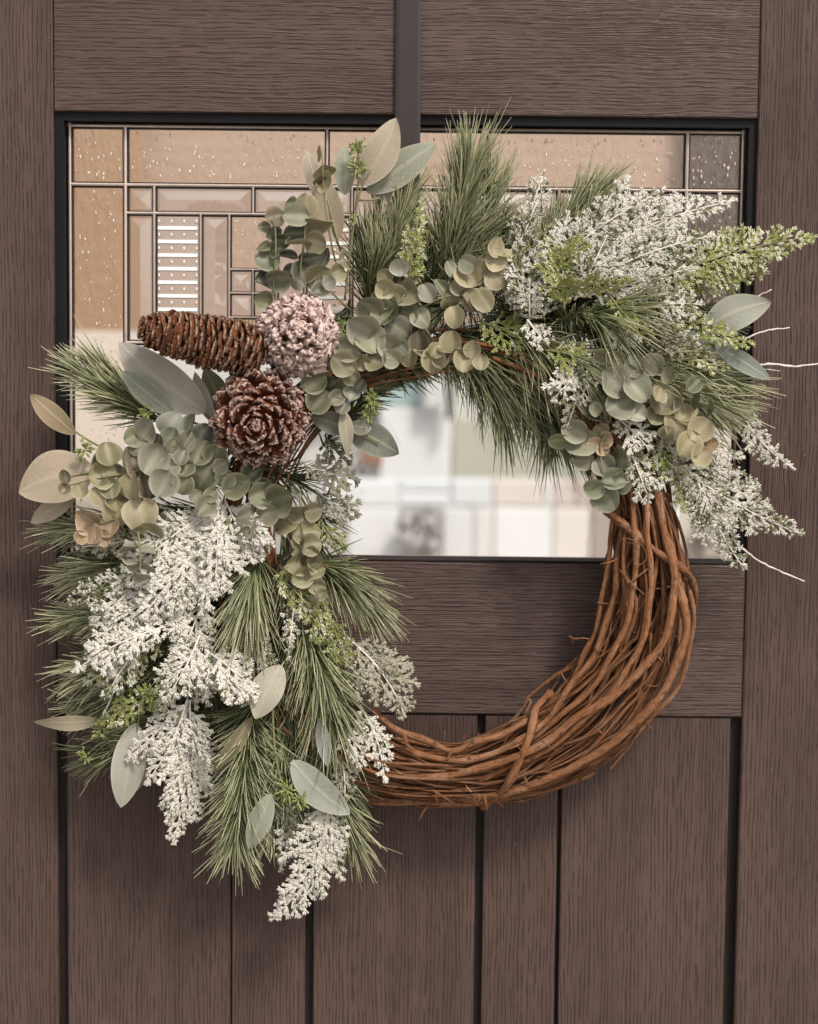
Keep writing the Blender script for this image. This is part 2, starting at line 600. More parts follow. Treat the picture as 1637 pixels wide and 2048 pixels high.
# dark backing behind the boards of the lower half
MB().box(xl + 0.0006, xr - 0.0006, 0.012, YB - 0.004, z_bot_out, z_rail_b - 0.0004).build('backing_panel', MT['groove'], door)
for a, b in ((134, 461), (464, 611), (628, 951), (967, 1114), (1122, 1455)):
    MB().box(X(a, 1740), X(b, 1740), 0.003, 0.0118, z_bot_out, z_rail_b - 0.0012, 0.0010).build('plank', MT['paint_v'], door)

# window: gasket frame, outer came, leaded panes
zg = lambda py: Z(py)
gx = lambda px: X(px, 400)
wx0, wx1 = gx(127), gx(1498)
wz1, wz0 = Z(246), Z(1119)
fr = MB()
fr.box(xl, wx0, 0.006, YB - 0.002, z_win_b, z_win_t)
fr.box(wx1, xr, 0.006, YB - 0.002, z_win_b, z_win_t)
fr.box(wx0, wx1, 0.006, YB - 0.002, wz1, z_win_t)
fr.build('window_gasket', MT['gasket'], door)
MB().box(wx0, wx1, 0.004, YB - 0.003, z_win_b, wz0, 0.001).build('window_sill', MT['groove'], door)
YG = 0.022


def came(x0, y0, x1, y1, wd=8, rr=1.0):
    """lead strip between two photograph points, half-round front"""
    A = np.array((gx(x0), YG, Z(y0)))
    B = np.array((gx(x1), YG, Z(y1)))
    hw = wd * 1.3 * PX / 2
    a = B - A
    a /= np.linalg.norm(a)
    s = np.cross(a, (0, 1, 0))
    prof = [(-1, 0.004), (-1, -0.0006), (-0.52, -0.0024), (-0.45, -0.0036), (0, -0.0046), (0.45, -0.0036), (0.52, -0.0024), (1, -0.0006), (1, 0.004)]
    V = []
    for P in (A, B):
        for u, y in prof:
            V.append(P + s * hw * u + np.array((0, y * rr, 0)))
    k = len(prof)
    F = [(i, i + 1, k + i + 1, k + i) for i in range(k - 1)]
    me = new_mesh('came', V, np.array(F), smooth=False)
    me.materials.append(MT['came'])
    me.materials.append(MT['came_flank'])
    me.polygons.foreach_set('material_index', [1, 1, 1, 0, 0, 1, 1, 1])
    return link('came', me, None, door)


mir = lambda x: 1624 - x
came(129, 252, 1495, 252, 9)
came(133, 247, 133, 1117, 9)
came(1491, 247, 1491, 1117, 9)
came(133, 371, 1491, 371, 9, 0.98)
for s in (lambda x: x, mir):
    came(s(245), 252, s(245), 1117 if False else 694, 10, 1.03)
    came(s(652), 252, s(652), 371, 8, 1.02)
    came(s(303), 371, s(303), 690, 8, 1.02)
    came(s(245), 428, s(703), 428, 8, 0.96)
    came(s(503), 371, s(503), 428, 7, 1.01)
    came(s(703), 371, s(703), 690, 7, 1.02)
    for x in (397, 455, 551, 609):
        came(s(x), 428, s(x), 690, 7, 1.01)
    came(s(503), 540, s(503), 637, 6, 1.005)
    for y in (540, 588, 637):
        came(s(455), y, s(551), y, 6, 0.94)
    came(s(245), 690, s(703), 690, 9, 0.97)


def pane(x0, y0, x1, y1, kind):
    if x0 > x1:
        x0, x1 = x1, x0
    a, b, t, u = gx(x0), gx(x1), Z(y1), Z(y0)
    if kind in ('clear', 'seedy'):
        return MB().box(a, b, YG, YG + 0.004, t, u).build('glass_pane', MT[kind], door)
    # bevelled pane: roof-shaped front
    wd, hg = b - a, u - t
    e = min(wd, hg) / 2 * 0.98
    y0_, y1_ = YG + 0.0012, YG - 0.0036
    V = [(a, y0_, t), (b, y0_, t), (b, y0_, u), (a, y0_, u), (a + e, y1_, t + e), (b - e, y1_, t + e), (b - e, y1_, u - e), (a + e, y1_, u - e)]
    F = [(0, 1, 5, 4), (1, 2, 6, 5), (2, 3, 7, 6), (3, 0, 4, 7), (4, 5, 6, 7)]
    return link('glass_pane', new_mesh('glass_pane', V, np.array(F), smooth=False), MT['bevel'], door)


def ribbed(x0, x1, y0, y1):
    if x0 > x1:
        x0, x1 = x1, x0
    p = pane(x0, y0, x1, y1, 'clear')
    rb = MB()
    V, F = [], []
    y = y0 + 27
    while y < y1 - 4:
        # a prism rib whose upper facet looks up
        z = Z(y)
        n = len(V)
        a, b = gx(x0 + 4), gx(x1 - 4)
        h = 0.0022
        V += [(a, YG, z + h), (b, YG, z + h), (b, YG - 0.0022, z - h * 0.6), (a, YG - 0.0022, z - h * 0.6), (b, YG, z - h), (a, YG, z - h)]
        F += [(n, n + 1, n + 2, n + 3), (n + 3, n + 2, n + 4, n + 5)]
        y += 27.5
    link('glass_rib', new_mesh('glass_rib', V, np.array(F), smooth=False), MT['rib'], p)
    pos = []
    y = y0 + 13
    while y < y1 - 4:
        for k in range(4):
            pos.append((gx(x0 + 6 + (x1 - x0 - 12) * k / 3.0), YG - 0.0004, Z(y)))
        y += 27.5
    beads(pos, 0.0016, 0.0024, p, 'glass_bead')


ELL = None


def ell_template():
    global ELL
    if ELL is None:
        nr, ns = 3, 6
        V = [(0, 0, -1)]
        for i in range(1, nr + 1):
            ph = -math.pi / 2 + math.pi * i / (nr + 1)
            for j in range(ns):
                a = 2 * math.pi * (j + 0.5 * (i % 2)) / ns
                V.append((math.cos(ph) * math.cos(a), math.cos(ph) * math.sin(a), math.sin(ph)))
        V.append((0, 0, 1))
        F = []
        for j in range(ns):
            F.append((0, 1 + (j + 1) % ns, 1 + j))
        for i in range(nr - 1):
            b0, b1 = 1 + i * ns, 1 + (i + 1) * ns
            for j in range(ns):
                k = (j + 1) % ns
                F += [(b0 + j, b0 + k, b1 + k), (b0 + j, b1 + k, b1 + j)]
        b0 = 1 + (nr - 1) * ns
        for j in range(ns):
            F.append((b0 + j, b0 + (j + 1) % ns, len(V) - 1))
        ELL = (np.array(V), np.array(F))
    return ELL


def inst(T, F, pos, A, B, C):
    """instances of template T with axes A,B,C (n,3) scaled"""
    V = pos[:, None, :] + T[None, :, 0:1] * A[:, None, :] + T[None, :, 1:2] * B[:, None, :] + T[None, :, 2:3] * C[:, None, :]
    n = len(T)
    FF = F[None] + (np.arange(len(pos)) * n)[:, None, None]
    return V.reshape(-1, 3), FF.reshape(-1, F.shape[1])


def beads(pos, rx, rz, parent, name, rs=None):
    T, F = ell_template()
    pos = np.array(pos)
    n = len(pos)
    s = np.ones(n) if rs is None else np.array(rs)
    A = np.outer(s, (rx, 0, 0)); B = np.outer(s, (0, rx * 0.8, 0)); C = np.outer(s, (0, 0, rz))
    V, FF = inst(T, F, pos, A, B, C)
    return link(name, new_mesh(name, V, FF), MT['bead'], parent, kind='stuff')


rng = np.random.default_rng(7)


def seedy(x0, y0, x1, y1, n):
    p = pane(x0, y0, x1, y1, 'seedy')
    a, b = min(x0, x1) + 8, max(x0, x1) - 8
    pts = [(gx(rng.uniform(a, b)), YG - 0.0003, Z(rng.uniform(y0 + 8, y1 - 8))) for _ in range(n)]
    beads(pts, 0.00075, 0.0017, p, 'seed_bubbles', rng.uniform(0.45, 1.3, n))


for s in (lambda x: x, mir):
    seedy(s(137), 256, s(241), 367, 34)
    seedy(s(249), 256, s(648), 367, 95)
    seedy(s(137), 375, s(241), 1115, 150)
    pane(s(249), 375, s(300), 425, 'bevel')
    pane(s(306), 375, s(500), 425, 'bevel')
    pane(s(506), 375, s(700), 425, 'bevel')
    pane(s(249), 432, s(300), 686, 'bevel')
    ribbed(s(306), s(394), 431, 687)
    ribbed(s(612), s(700), 431, 687)
    pane(s(400), 432, s(452), 686, 'bevel')
    pane(s(554), 432, s(606), 686, 'bevel')
    seedy(s(458), 431, s(548), 537, 22)
    for (xa, xb) in ((457, 501), (505, 549)):
        for (ya, yb) in ((543, 586), (590, 635)):
            pane(s(xa), ya, s(xb), yb, 'bevel')
    pg = pane(s(457), 640, s(549), 687, 'clear')
    gb = MB()
    for k in range(13):
        xx = s(460 + k * 7)
        a = gx(xx)
        gb.box(a - 0.0010, a + 0.0010, YG - 0.0026, YG - 0.0002, Z(664), Z(641))
    gb.build('brass_bar', MT['gold'], pg)
seedy(656, 256, 968, 367, 60)
pane(707, 375, 917, 687, 'clear')
pane(249, 694, 1375, 1116, 'clear')

# ------------------------------------------------------------------ made-up solids standing in for the reflections in the glass
backdrop = bpy.data.objects.new('reflection_slats', None)  # added slats in place of the siding mirrored by the panes
COL.objects.link(backdrop)
backdrop['label'] = 'pale tan slatted blind standing in for siding reflected in the top of the door glass'
backdrop['category'] = 'backdrop'
MT['slat'] = plain('backdrop_slat', (0.50, 0.365, 0.285), 0.7, nscale=3, namp=0.12)
MT['cloth_tan'] = plain('tan_cloth', (0.42, 0.265, 0.16), 0.8, nscale=4, namp=0.15)
MT['slat_dark'] = plain('dark_slat', (0.10, 0.06, 0.04), 0.6, nscale=3, namp=0.2)
BD = -4.0
zt, zb = W(800, 190, BD).z, W(800, 664, BD).z
bx0, bx1 = W(-500, 400, BD).x, W(1384, 400, BD).x
ns = 17
hh = (zt - zb) / ns
slat_me = None
for i in range(ns):
    z0 = zb + i * hh
    yb = -BD + 0.0005
    V = [(bx0, -BD - 0.0012, z0), (bx1, -BD - 0.0012, z0), (bx1, yb, z0 + hh), (bx0, yb, z0 + hh),
         (bx0, -BD + 0.006, z0), (bx1, -BD + 0.006, z0), (bx1, yb + 0.006, z0 + hh), (bx0, yb + 0.006, z0 + hh)]
    F = [(0, 1, 2, 3), (4, 5, 1, 0), (5, 4, 7, 6), (3, 2, 6, 7), (0, 3, 7, 4), (1, 5, 6, 2)]
    link('slat', new_mesh('slat', V, np.array(F), smooth=False), MT['slat'], backdrop)


def backcloth(px0, px1, py0, py1, d, m, label, amp=0.012):  # made-up sheet, put in only to tone one edge of the glass
    cur = bpy.data.objects.new('backcloth', None)
    COL.objects.link(cur)
    cur['label'] = label
    cur['category'] = 'backcloth'
    xs = np.linspace(W(px0, 400, d).x, W(px1, 400, d).x, 90)
    zz = np.linspace(W(800, py1, d).z, W(800, py0, d).z, 8)
    V = [(x, -d + amp * math.sin(x * 150 + 1.5 * math.sin(z * 3)), z) for z in zz for x in xs]
    F = [(j * 90 + i, j * 90 + i + 1, (j + 1) * 90 + i + 1, (j + 1) * 90 + i) for j in range(7) for i in range(89)]
    link('cloth', new_mesh('cloth', V, np.array(F)), m, cur)


backcloth(1382, 2000, 150, 650, BD + 0.09, MT['slat_dark'], 'dark brown curtain added for the dark tone in the right edge of the door glass')
backcloth(-500, 292, 150, 668, BD + 0.09, MT['cloth_tan'], 'tan curtain added for the tan tone in the left edge of the door glass', 0.002)

DB = -11.0


def tint(col, ns=2.0):
    return plain('pale_%d' % len(bpy.data.materials), col, 0.8, nscale=ns, namp=0.12)


def back_box(name, px0, py0, px1, py1, col, db=DB, depth=0.4, to_ground=False, parent=None, label=None, cat=None):
    a, b = W(px0, (py0 + py1) / 2, db), W(px1, (py0 + py1) / 2, db)
    z1, z0 = W((px0 + px1) / 2, py0, db).z, W((px0 + px1) / 2, py1, db).z
    if to_ground:
        z0 = 0.0
    o = MB().box(a.x, b.x, -db, -db + depth, z0, z1, 0.02).build(name, col if not isinstance(col, tuple) else tint(col), parent)
    if label:
        o['label'] = label
        o['category'] = cat
    return o


hb = bpy.data.objects.new('reflection_boxes', None)  # made-up boxes coloured like the house front mirrored in the pane
COL.objects.link(hb)
hb['label'] = 'pale boxes standing in for a house front reflected in the clear glass inside the wreath'
hb['category'] = 'reflection stand-in'
back_box('wall', -150, 560, 1800, 1400, (0.74, 0.72, 0.69), DB - 1.5, 0.3, True, hb)
back_box('wall', 758, 815, 902, 958, (0.86, 0.86, 0.85), DB - 1.2, 0.25, True, hb)
back_box('panel', 640, 690, 848, 813, (0.46, 0.60, 0.58), DB - 1.22, 0.25, False, hb, )
back_box('post', 850, 690, 885, 817, (0.80, 0.79, 0.78), DB - 1.0, 0.1, False, hb)
back_box('post', 893, 690, 907, 838, (0.03, 0.03, 0.035), DB - 0.95, 0.1, False, hb)
back_box('pilaster', 1040, 690, 1075, 960, (0.74, 0.73, 0.72), DB - 1.3, 0.12, True, hb)
back_box('wall', 60, 640, 300, 980, (0.80, 0.74, 0.70), DB - 1.3, 0.2, True, hb)
back_box('shutter', 722, 860, 765, 930, (0.30, 0.12, 0.05), DB - 1.15, 0.1, False, hb)
back_box('foliage_reflection', 905, 838, 1240, 958, (0.50, 0.50, 0.40), DB - 1.25, 0.1, True, hb)  # greenish box put in for foliage reflected by the glass
sw = bpy.data.objects.new('reflection_blocks', None)  # made-up blocks, one per colour patch of the mirrored street
COL.objects.link(sw)
sw['label'] = 'white and tan blocks standing in for a street view reflected in the door glass'
sw['category'] = 'wall'
for (a, b, c, d, col) in ((640, 960, 795, 1013, (0.84, 0.86, 0.87)), (797, 960, 900, 985, (0.80, 0.83, 0.85)), (797, 986, 900, 1013, (0.86, 0.87, 0.88)),
                          (902, 960, 984, 1013, (0.80, 0.82, 0.83)), (986, 960, 1085, 1013, (0.80, 0.72, 0.65)), (1087, 960, 1106, 1013, (0.86, 0.84, 0.82)),
                          (1108, 960, 1150, 1013, (0.70, 0.60, 0.54)), (1152, 960, 1245, 1013, (0.62, 0.53, 0.47)), (1247, 960, 1480, 1013, (0.60, 0.58, 0.54)),
                          (100, 960, 638, 1013, (0.6, 0.58, 0.55))):
    back_box('block', a, b, c, d, col, DB, 0.3, False, sw)
for (a, b, c, d, col) in ((100, 1015, 690, 1150, (0.50, 0.48, 0.46)), (692, 1015, 800, 1150, (0.85, 0.85, 0.85)), (802, 1015, 882, 1150, (0.55, 0.54, 0.53)),
                          (884, 1015, 945, 1150, (0.80, 0.80, 0.80)), (947, 1015, 985, 1150, (0.80, 0.77, 0.74)), (987, 1015, 1104, 1150, (0.90, 0.90, 0.89)),
                          (1106, 1015, 1180, 1150, (0.84, 0.77, 0.72)), (1182, 1015, 1225, 1150, (0.50, 0.42, 0.38)), (1227, 1015, 1300, 1150, (0.72, 0.64, 0.58)),
                          (1302, 1015, 1420, 1150, (0.74, 0.73, 0.69)), (1422, 1015, 1520, 1150, (0.50, 0.49, 0.45))):
    back_box('block', a, b, c, d, col, DB, 0.3, True, sw)


def far_blob(px, py, wpx, hpx, seed, label):  # made-up cluster in place of a dark mottled patch of the reflection
    rs = np.random.default_rng(seed)
    d = DB + 0.12
    k = 150
    P = np.array([WA(px + rs.uniform(-1, 1) * wpx / 2, py + rs.uniform(-1, 1) * hpx / 2, d) for _ in range(k)])
    P[:, 1] -= rs.uniform(0, 0.15, k)
    T, F = ell_template()
    root = bpy.data.objects.new('blob', None)
    COL.objects.link(root)
    root['label'] = label
    root['category'] = 'blob'
    for nm, sel, col, r_ in (('foliage', np.arange(0, k * 2 // 3), (0.22, 0.21, 0.19), 0.045), ('blossom', np.arange(k * 2 // 3, k), (0.66, 0.64, 0.61), 0.026)):
        Q = P[sel].copy()
        if nm == 'blossom':
            Q[:, 1] -= 0.08
        m_ = len(Q)
        sz = r_ * rs.uniform(0.6, 1.3, (m_, 1))
        V, FF = inst(T, F, Q, sz * np.array([[1, 0, 0]]), sz * np.array([[0, 1, 0]]), sz * np.array([[0, 0, 1]]))
        link(nm, new_mesh(nm, V, FF), plain('blob_' + nm + str(seed), col, 0.8), root)
    st = np.array([WA(px, py, d), WA(px, py, d) * np.array((1, 1, 0))])
    tube_obj('stem', [(np.linspace(st[0], st[1], 6), 0.02)], MT['brown_twig'], root)


far_blob(842, 1062, 70, 80, 3, 'dark mottled shrub standing in for a reflection inside the wreath opening')
far_blob(1425, 1075, 60, 70, 4, 'dark mottled shrub standing in for a reflection at the lower right corner of the glass')

# ------------------------------------------------------------------ wreath hanger
han = bpy.data.objects.new('wreath_hanger', None)
COL.objects.link(han)
han['label'] = 'dark flat metal strap running down the door top to hold the wreath'
han['category'] = 'wreath hanger'
sx0, sx1 = X(792, 100), X(843, 100)
V, F = [], []
prof = [(-0.0040, Z(-188)), (-0.0040, Z(560)), (-0.0045, Z(735)), (-0.008, Z(748)), (-0.016, Z(757)), (-0.030, Z(760)), (-0.045, Z(756)), (-0.058, Z(742)), (-0.062, Z(715))]
th = 0.0022
pr = np.array(prof)
tg = np.gradient(pr, axis=0)
tg /= np.linalg.norm(tg, axis=1)[:, None]
nn = np.stack([tg[:, 1], -tg[:, 0]], -1)
inner = pr - nn * th
wob = [0.0, 0.0, 0, 0, 0, 0, 0, 0, 0]
for (y, z), (yi, zi) in zip(pr, inner):
    V += [(sx0, y, z), (sx0 + 0.0035, y - 0.0006, z), (sx1 - 0.0035, y - 0.0006, z), (sx1, y, z), (sx1, yi, zi), (sx0, yi, zi)]
for i in range(len(prof) - 1):
    for j in range(6):
        k = (j + 1) % 6
        F.append((i * 6 + j, i * 6 + k, i * 6 + 6 + k, i * 6 + 6 + j))
link('strap', new_mesh('strap', V, np.array(F), smooth=False), MT['strap'], han)

# ------------------------------------------------------------------ the wreath
wreath = bpy.data.objects.new('wreath', None)
COL.objects.link(wreath)
wreath['label'] = 'grapevine wreath half covered with frosted evergreen, eucalyptus and pine cones on the door'
wreath['category'] = 'wreath'

# ---- grapevine ring
RC = (895.0, 1130.0)
AK = np.radians([-180, -120, -60, -30, -17, 0, 25, 45, 65, 90, 110, 140, 180])
RK = [405, 425, 425, 408, 410, 405, 416, 416, 418, 422, 424, 410, 405]
HK = [70, 50, 50, 60, 56, 82, 98, 100, 84, 64, 72, 72, 70]


def ring_pt(a, u, v):
    """a angle (clockwise from right, as seen), u across -1..1, v depth -1..1"""
    aa = (a + math.pi) % (2 * math.pi) - math.pi
    r = np.interp(aa, AK, RK) + u * np.interp(aa, AK, HK)
    return WA(RC[0] + r * math.cos(a), RC[1] + r * math.sin(a), 0.046 + v * 0.034)


R = random.Random(11)


def vine_random(thick, front=False):
    a0 = R.uniform(-math.pi, math.pi)
    span = math.radians(R.uniform(120, 300))
    if R.random() < 0.62:          # keep most ends under the greenery
        a0 = math.radians(R.uniform(-75, -28))
        span = math.radians(R.uniform(120, 215))
    th0 = R.uniform(0, 2 * math.pi)
    rho = math.sqrt(R.random()) * (0.92 if not thick else 0.85)
    tw = R.uniform(-0.9, 0.9)
    if front:
        th0, rho, tw = R.uniform(0.25, math.pi - 0.25), R.uniform(0.75, 1.0), R.choice((R.uniform(-0.35, 0.35), R.uniform(-1.6, 1.6)))
    n = max(20, int(math.degrees(span) / 3.2))
    kf, kp, ka = R.uniform(2, 6), R.uniform(0, 6), R.uniform(0.02, 0.10)
    k2, p2, a2 = R.uniform(9, 17), R.uniform(0, 6), R.uniform(0.0, 0.05)
    P = []
    qx = qy = kx = ky = 0.0
    for i in range(n):
        t = i / (n - 1)
        a = a0 + span * t
        th = th0 + tw * span * t
        if i % 6 == 0:
            kx, ky = (R.uniform(-0.07, 0.07), R.uniform(-0.07, 0.07)) if thick else (R.uniform(-0.20, 0.20), R.uniform(-0.20, 0.20))
        qx += (kx - qx) * 0.35
        qy += (ky - qy) * 0.35
        u = qx + rho * math.cos(th) + ka * math.sin(kf * a + kp) + a2 * math.sin(k2 * a + p2)
        v = qy + rho * math.sin(th) + ka * math.cos(kf * a * 1.1 + kp)
        P.append(ring_pt(a, u, v))
    r = (R.uniform(4.6, 7.6) if thick else R.choice((R.uniform(1.3, 2.2), R.uniform(2.0, 3.4), R.uniform(2.6, 4.4)))) * PX
    rr = r * (1 + 0.10 * np.sin(np.arange(n) * R.uniform(0.5, 0.9) + R.uniform(0, 6))) * np.linspace(1.05, 0.75, n)
    node = R.randint(5, 9)
    rr[::node] *= 1.16
    return np.array(P), rr


for i in range(12):
    tube_obj('vine', [vine_random(True)], MT['bark'], wreath, 8)
for i in range(66):
    tube_obj('vine', [vine_random(False)], MT['bark'], wreath, 6)
for i in range(64):
    tube_obj('vine', [vine_random(False, True)], MT['bark'], wreath, 6)
SPECIAL = [
    ([(1200, 1008, 55), (1240, 1045, 78), (1290, 1085, 86), (1340, 1118, 86), (1374, 1148, 74), (1391, 1182, 54), (1386, 1215, 34)], 9.5),
    ([(1100, 1385, 46), (1072, 1420, 74), (1060, 1468, 88), (1036, 1530, 90), (1002, 1585, 78), (968, 1614, 46)], 9),
    ([(745, 1420, 66), (800, 1462, 78), (850, 1482, 80), (906, 1502, 82), (950, 1482, 82), (1005, 1470, 80), (1065, 1438, 74)], 8.5),
    ([(735, 1462, 62), (830, 1508, 76), (920, 1520, 82), (1010, 1498, 84), (1080, 1452, 84), (1130, 1390, 82), (1190, 1305, 76), (1226, 1200, 72), (1240, 1080, 62), (1262, 960, 50)], 8),
    ([(1285, 900, 60), (1310, 1000, 72), (1340, 1100, 78), (1366, 1200, 82), (1370, 1280, 86), (1338, 1360, 88), (1280, 1440, 86), (1200, 1502, 80), (1110, 1552, 78), (1000, 1588, 70), (880, 1596, 60)], 10),
    ([(1300, 900, 70), (1318, 1010, 82), (1345, 1130, 89), (1345, 1220, 92), (1310, 1310, 94), (1240, 1380, 94), (1150, 1440, 93), (1080, 1490, 92), (980, 1532, 86), (860, 1552, 76), (720, 1540, 60)], 9.5),
    ([(1258, 940, 50), (1232, 1015, 58), (1218, 1110, 64), (1204, 1200, 66), (1180, 1290, 66), (1138, 1370, 66), (1080, 1440, 60)], 5.5),
    ([(690, 1588, 50), (800, 1604, 57), (930, 1606, 62), (1050, 1590, 62), (1185, 1552, 55)], 7),
    ([(1330, 940, 60), (1352, 1080, 60), (1384, 1200, 60), (1380, 1300, 60), (1345, 1390, 58), (1270, 1470, 52)], 6),
    ([(1262, 960, 80), (1272, 1100, 88), (1262, 1210, 90), (1225, 1310, 90), (1160, 1400, 88), (1060, 1480, 80)], 7),
    ([(1255, 1050, 78), (1245, 1140, 86), (1275, 1200, 90), (1250, 1290, 88)], 4),
    ([(1290, 980, 84), (1300, 1120, 92), (1298, 1230, 94), (1262, 1330, 94), (1180, 1430, 90), (1090, 1500, 84), (960, 1560, 76)], 6.5),
]
for pts, r in SPECIAL:
    c = smooth_curve([WA(x, y, d / 1000) for x, y, d in pts], 0.006)
    k = len(c)
    rr = 0.84 * r * PX * (1 + 0.10 * np.sin(np.arange(k) * 0.7 + r) + np.random.default_rng(int(r * 10)).normal(0, 0.05, k)) * np.linspace(1.0, 0.9, k)
    rr[::8] *= 1.15
    c = c + 0.0009 * np.stack([np.sin(np.arange(k) * 0.61 + r), 0 * np.arange(k), np.cos(np.arange(k) * 0.47 + r)], -1)
    tube_obj('vine', [(c, rr)], MT['bark'], wreath, 9)
# tendrils and snags
for pts, r in [
    ([(1195, 1282, 60), (1165, 1276, 66), (1150, 1278, 70), (1138, 1272, 72)], 2.0),
    ([(1144, 1274, 70), (1147, 1290, 68)], 1.3),
    ([(903, 1500, 84), (898, 1514, 86), (892, 1519, 86)], 3.5),
    ([(810, 1468, 80), (815, 1490, 84), (830, 1500, 84)], 5),
    ([(1052, 1425, 84), (1062, 1404, 84), (1056, 1398, 84)], 3),
    ([(970, 1590, 86), (972, 1605, 88), (974, 1620, 86)], 3.2),
    ([(940, 1592, 84), (955, 1588, 88), (960, 1600, 88), (950, 1604, 88), (948, 1594, 88)], 2.0),
    ([(1000, 1500, 92), (1030, 1490, 95), (1045, 1510, 95), (1025, 1530, 93)], 1.2),
    ([(1250, 1085, 90), (1285, 1092, 95), (1292, 1120, 95), (1270, 1130, 95), (1268, 1095, 95)], 1.3),
    ([(1240, 1080, 90), (1260, 1078, 94), (1290, 1090, 94)], 1.2),
    ([(1085, 1480, 96), (1110, 1500, 96), (1125, 1495, 94)], 1.6),
    ([(1255, 1170, 92), (1280, 1150, 95), (1300, 1135, 92)], 2.2),
    ([(1240, 1140, 92), (1262, 1165, 95), (1290, 1190, 92)], 2.0),
    ([(1220, 1540, 60), (1262, 1490, 58), (1275, 1470, 56)], 2.2),
    ([(1160, 1560, 60), (1190, 1546, 64)], 4.5),
]:
    c = smooth_curve([WA(x, y, d / 1000) for x, y, d in pts], 0.003)
    tube_obj('tendril', [(c, np.linspace(r, r * 0.6, len(c)) * PX)], MT['bark'], wreath, 5)
# short broken twig ends all round the visible arc
for i in range(84):
    a = math.radians(R.uniform(-20, 115))
    u, v = R.uniform(-0.8, 0.8), R.uniform(0.3, 1.0)
    p0 = ring_pt(a, u, v)
    L = R.uniform(0.006, 0.030)
    tgt = ring_pt(a + R.uniform(0.02, 0.07) * R.choice((-1, 1)), u + R.uniform(-0.9, 0.9), v + R.uniform(-0.1, 0.35))
    dv = tgt - p0
    dv = dv / np.linalg.norm(dv) * L
    c = smooth_curve([p0, p0 + dv * 0.5 + np.array((R.uniform(-1, 1), -1, R.uniform(-1, 1))) * 0.0015, p0 + dv], 0.003)
    tube_obj('twig', [(c, np.linspace(R.uniform(1.5, 3), 1.2, len(c)) * PX)], MT['bark'], wreath, 5)

# ---- pine branches
def needles(P, Dv, L, r, rs, bend):
    n = len(P)
    ts = np.array([0, 0.35, 0.72, 1.0])
    rad = np.array([0.85, 1.0, 0.85, 0.3])
    q = np.cross(Dv, rs.normal(size=(n, 3)))
    q /= np.linalg.norm(q, axis=1)[:, None] + 1e-9
    s = np.cross(Dv, q)
    C = P[:, None, :] + Dv[:, None, :] * (L[:, None] * ts[None])[:, :, None] + (bend * L[:, None])[:, None, :] * (ts ** 2)[None, :, None]
    a = np.array([0, 2.094, 4.189])
    off = np.cos(a)[None, :, None] * q[:, None, :] + np.sin(a)[None, :, None] * s[:, None, :]
    V = C[:, :, None, :] + (r[:, None] * rad[None])[:, :, None, None] * off[:, None, :, :]
    V = V.reshape(-1, 3)
    base = (np.arange(n) * 12)[:, None, None, None]
    i = np.arange(3)[None, :, None, None] * 3
    j = np.arange(3)[None, None, :, None]
    k = (j + 1) % 3
    F = np.concatenate([base + i + j, base + i + k, base + i + 3 + k, base + i + 3 + j], -1).reshape(-1, 4)
    along = np.tile(np.repeat(ts, 3), n)
    rnd = np.repeat(rs.random(n), 12)
    return V, F, along, rnd


def pine(pts, n, L, ang=(14, 42), dark=False, seed=0, flat=0.6, droop=0.10, start=0.05, rn=1.5):
    """pts: pixel x, y and depth in mm along the stem"""
    rs = np.random.default_rng(seed + 100)
    c = smooth_curve([WA(x, y, d / 1000) for x, y, d in pts], 0.004)
    k = len(c)
    stem = tube_obj('pine_branch', [(c, np.linspace(2.6, 1.4, k) * PX * 1.1)], MT['brown_twig'], wreath, 5)
    t = start + (1 - start) * rs.random(n) ** 0.85
    f = t * (k - 1)
    i0 = np.minimum(f.astype(int), k - 2)
    P = c[i0] + (c[i0 + 1] - c[i0]) * (f - i0)[:, None]
    T = np.gradient(c, axis=0)
    T /= np.linalg.norm(T, axis=1)[:, None]
    T = T[i0]
    az = rs.uniform(0, 2 * math.pi, n)
    q = np.cross(T, (0, 1, 0))
    q /= np.linalg.norm(q, axis=1)[:, None] + 1e-9
    s = np.cross(T, q)
    al = np.radians(rs.uniform(ang[0], ang[1], n) + np.maximum(0, rs.normal(0, 7, n))) * (1.25 - 0.55 * t)
    Dv = T * np.cos(al)[:, None] + (q * np.cos(az)[:, None] + s * (np.sin(az) * flat)[:, None]) * np.sin(al)[:, None]
    Dv /= np.linalg.norm(Dv, axis=1)[:, None]
    Ln = L * PX * rs.uniform(0.55, 1.15, n)
    bend = rs.normal(0, 0.085, (n, 3)) + np.array((0, 0, -droop))
    # keep clear of the door
    endy = P[:, 1] + Dv[:, 1] * Ln
    Dv[:, 1] -= np.maximum(0, endy + 0.006) / Ln
    V, F, along, rnd = needles(P, Dv, Ln, rn * PX * rs.uniform(0.75, 1.2, n), rs, bend)
    V[:, 1] = np.minimum(V[:, 1], -0.002)
    link('needles', new_mesh('needles', V, F, {'along': along, 'rnd': rnd}), MT['needle_dark' if dark else 'needle'], stem, kind='stuff')
    return stem


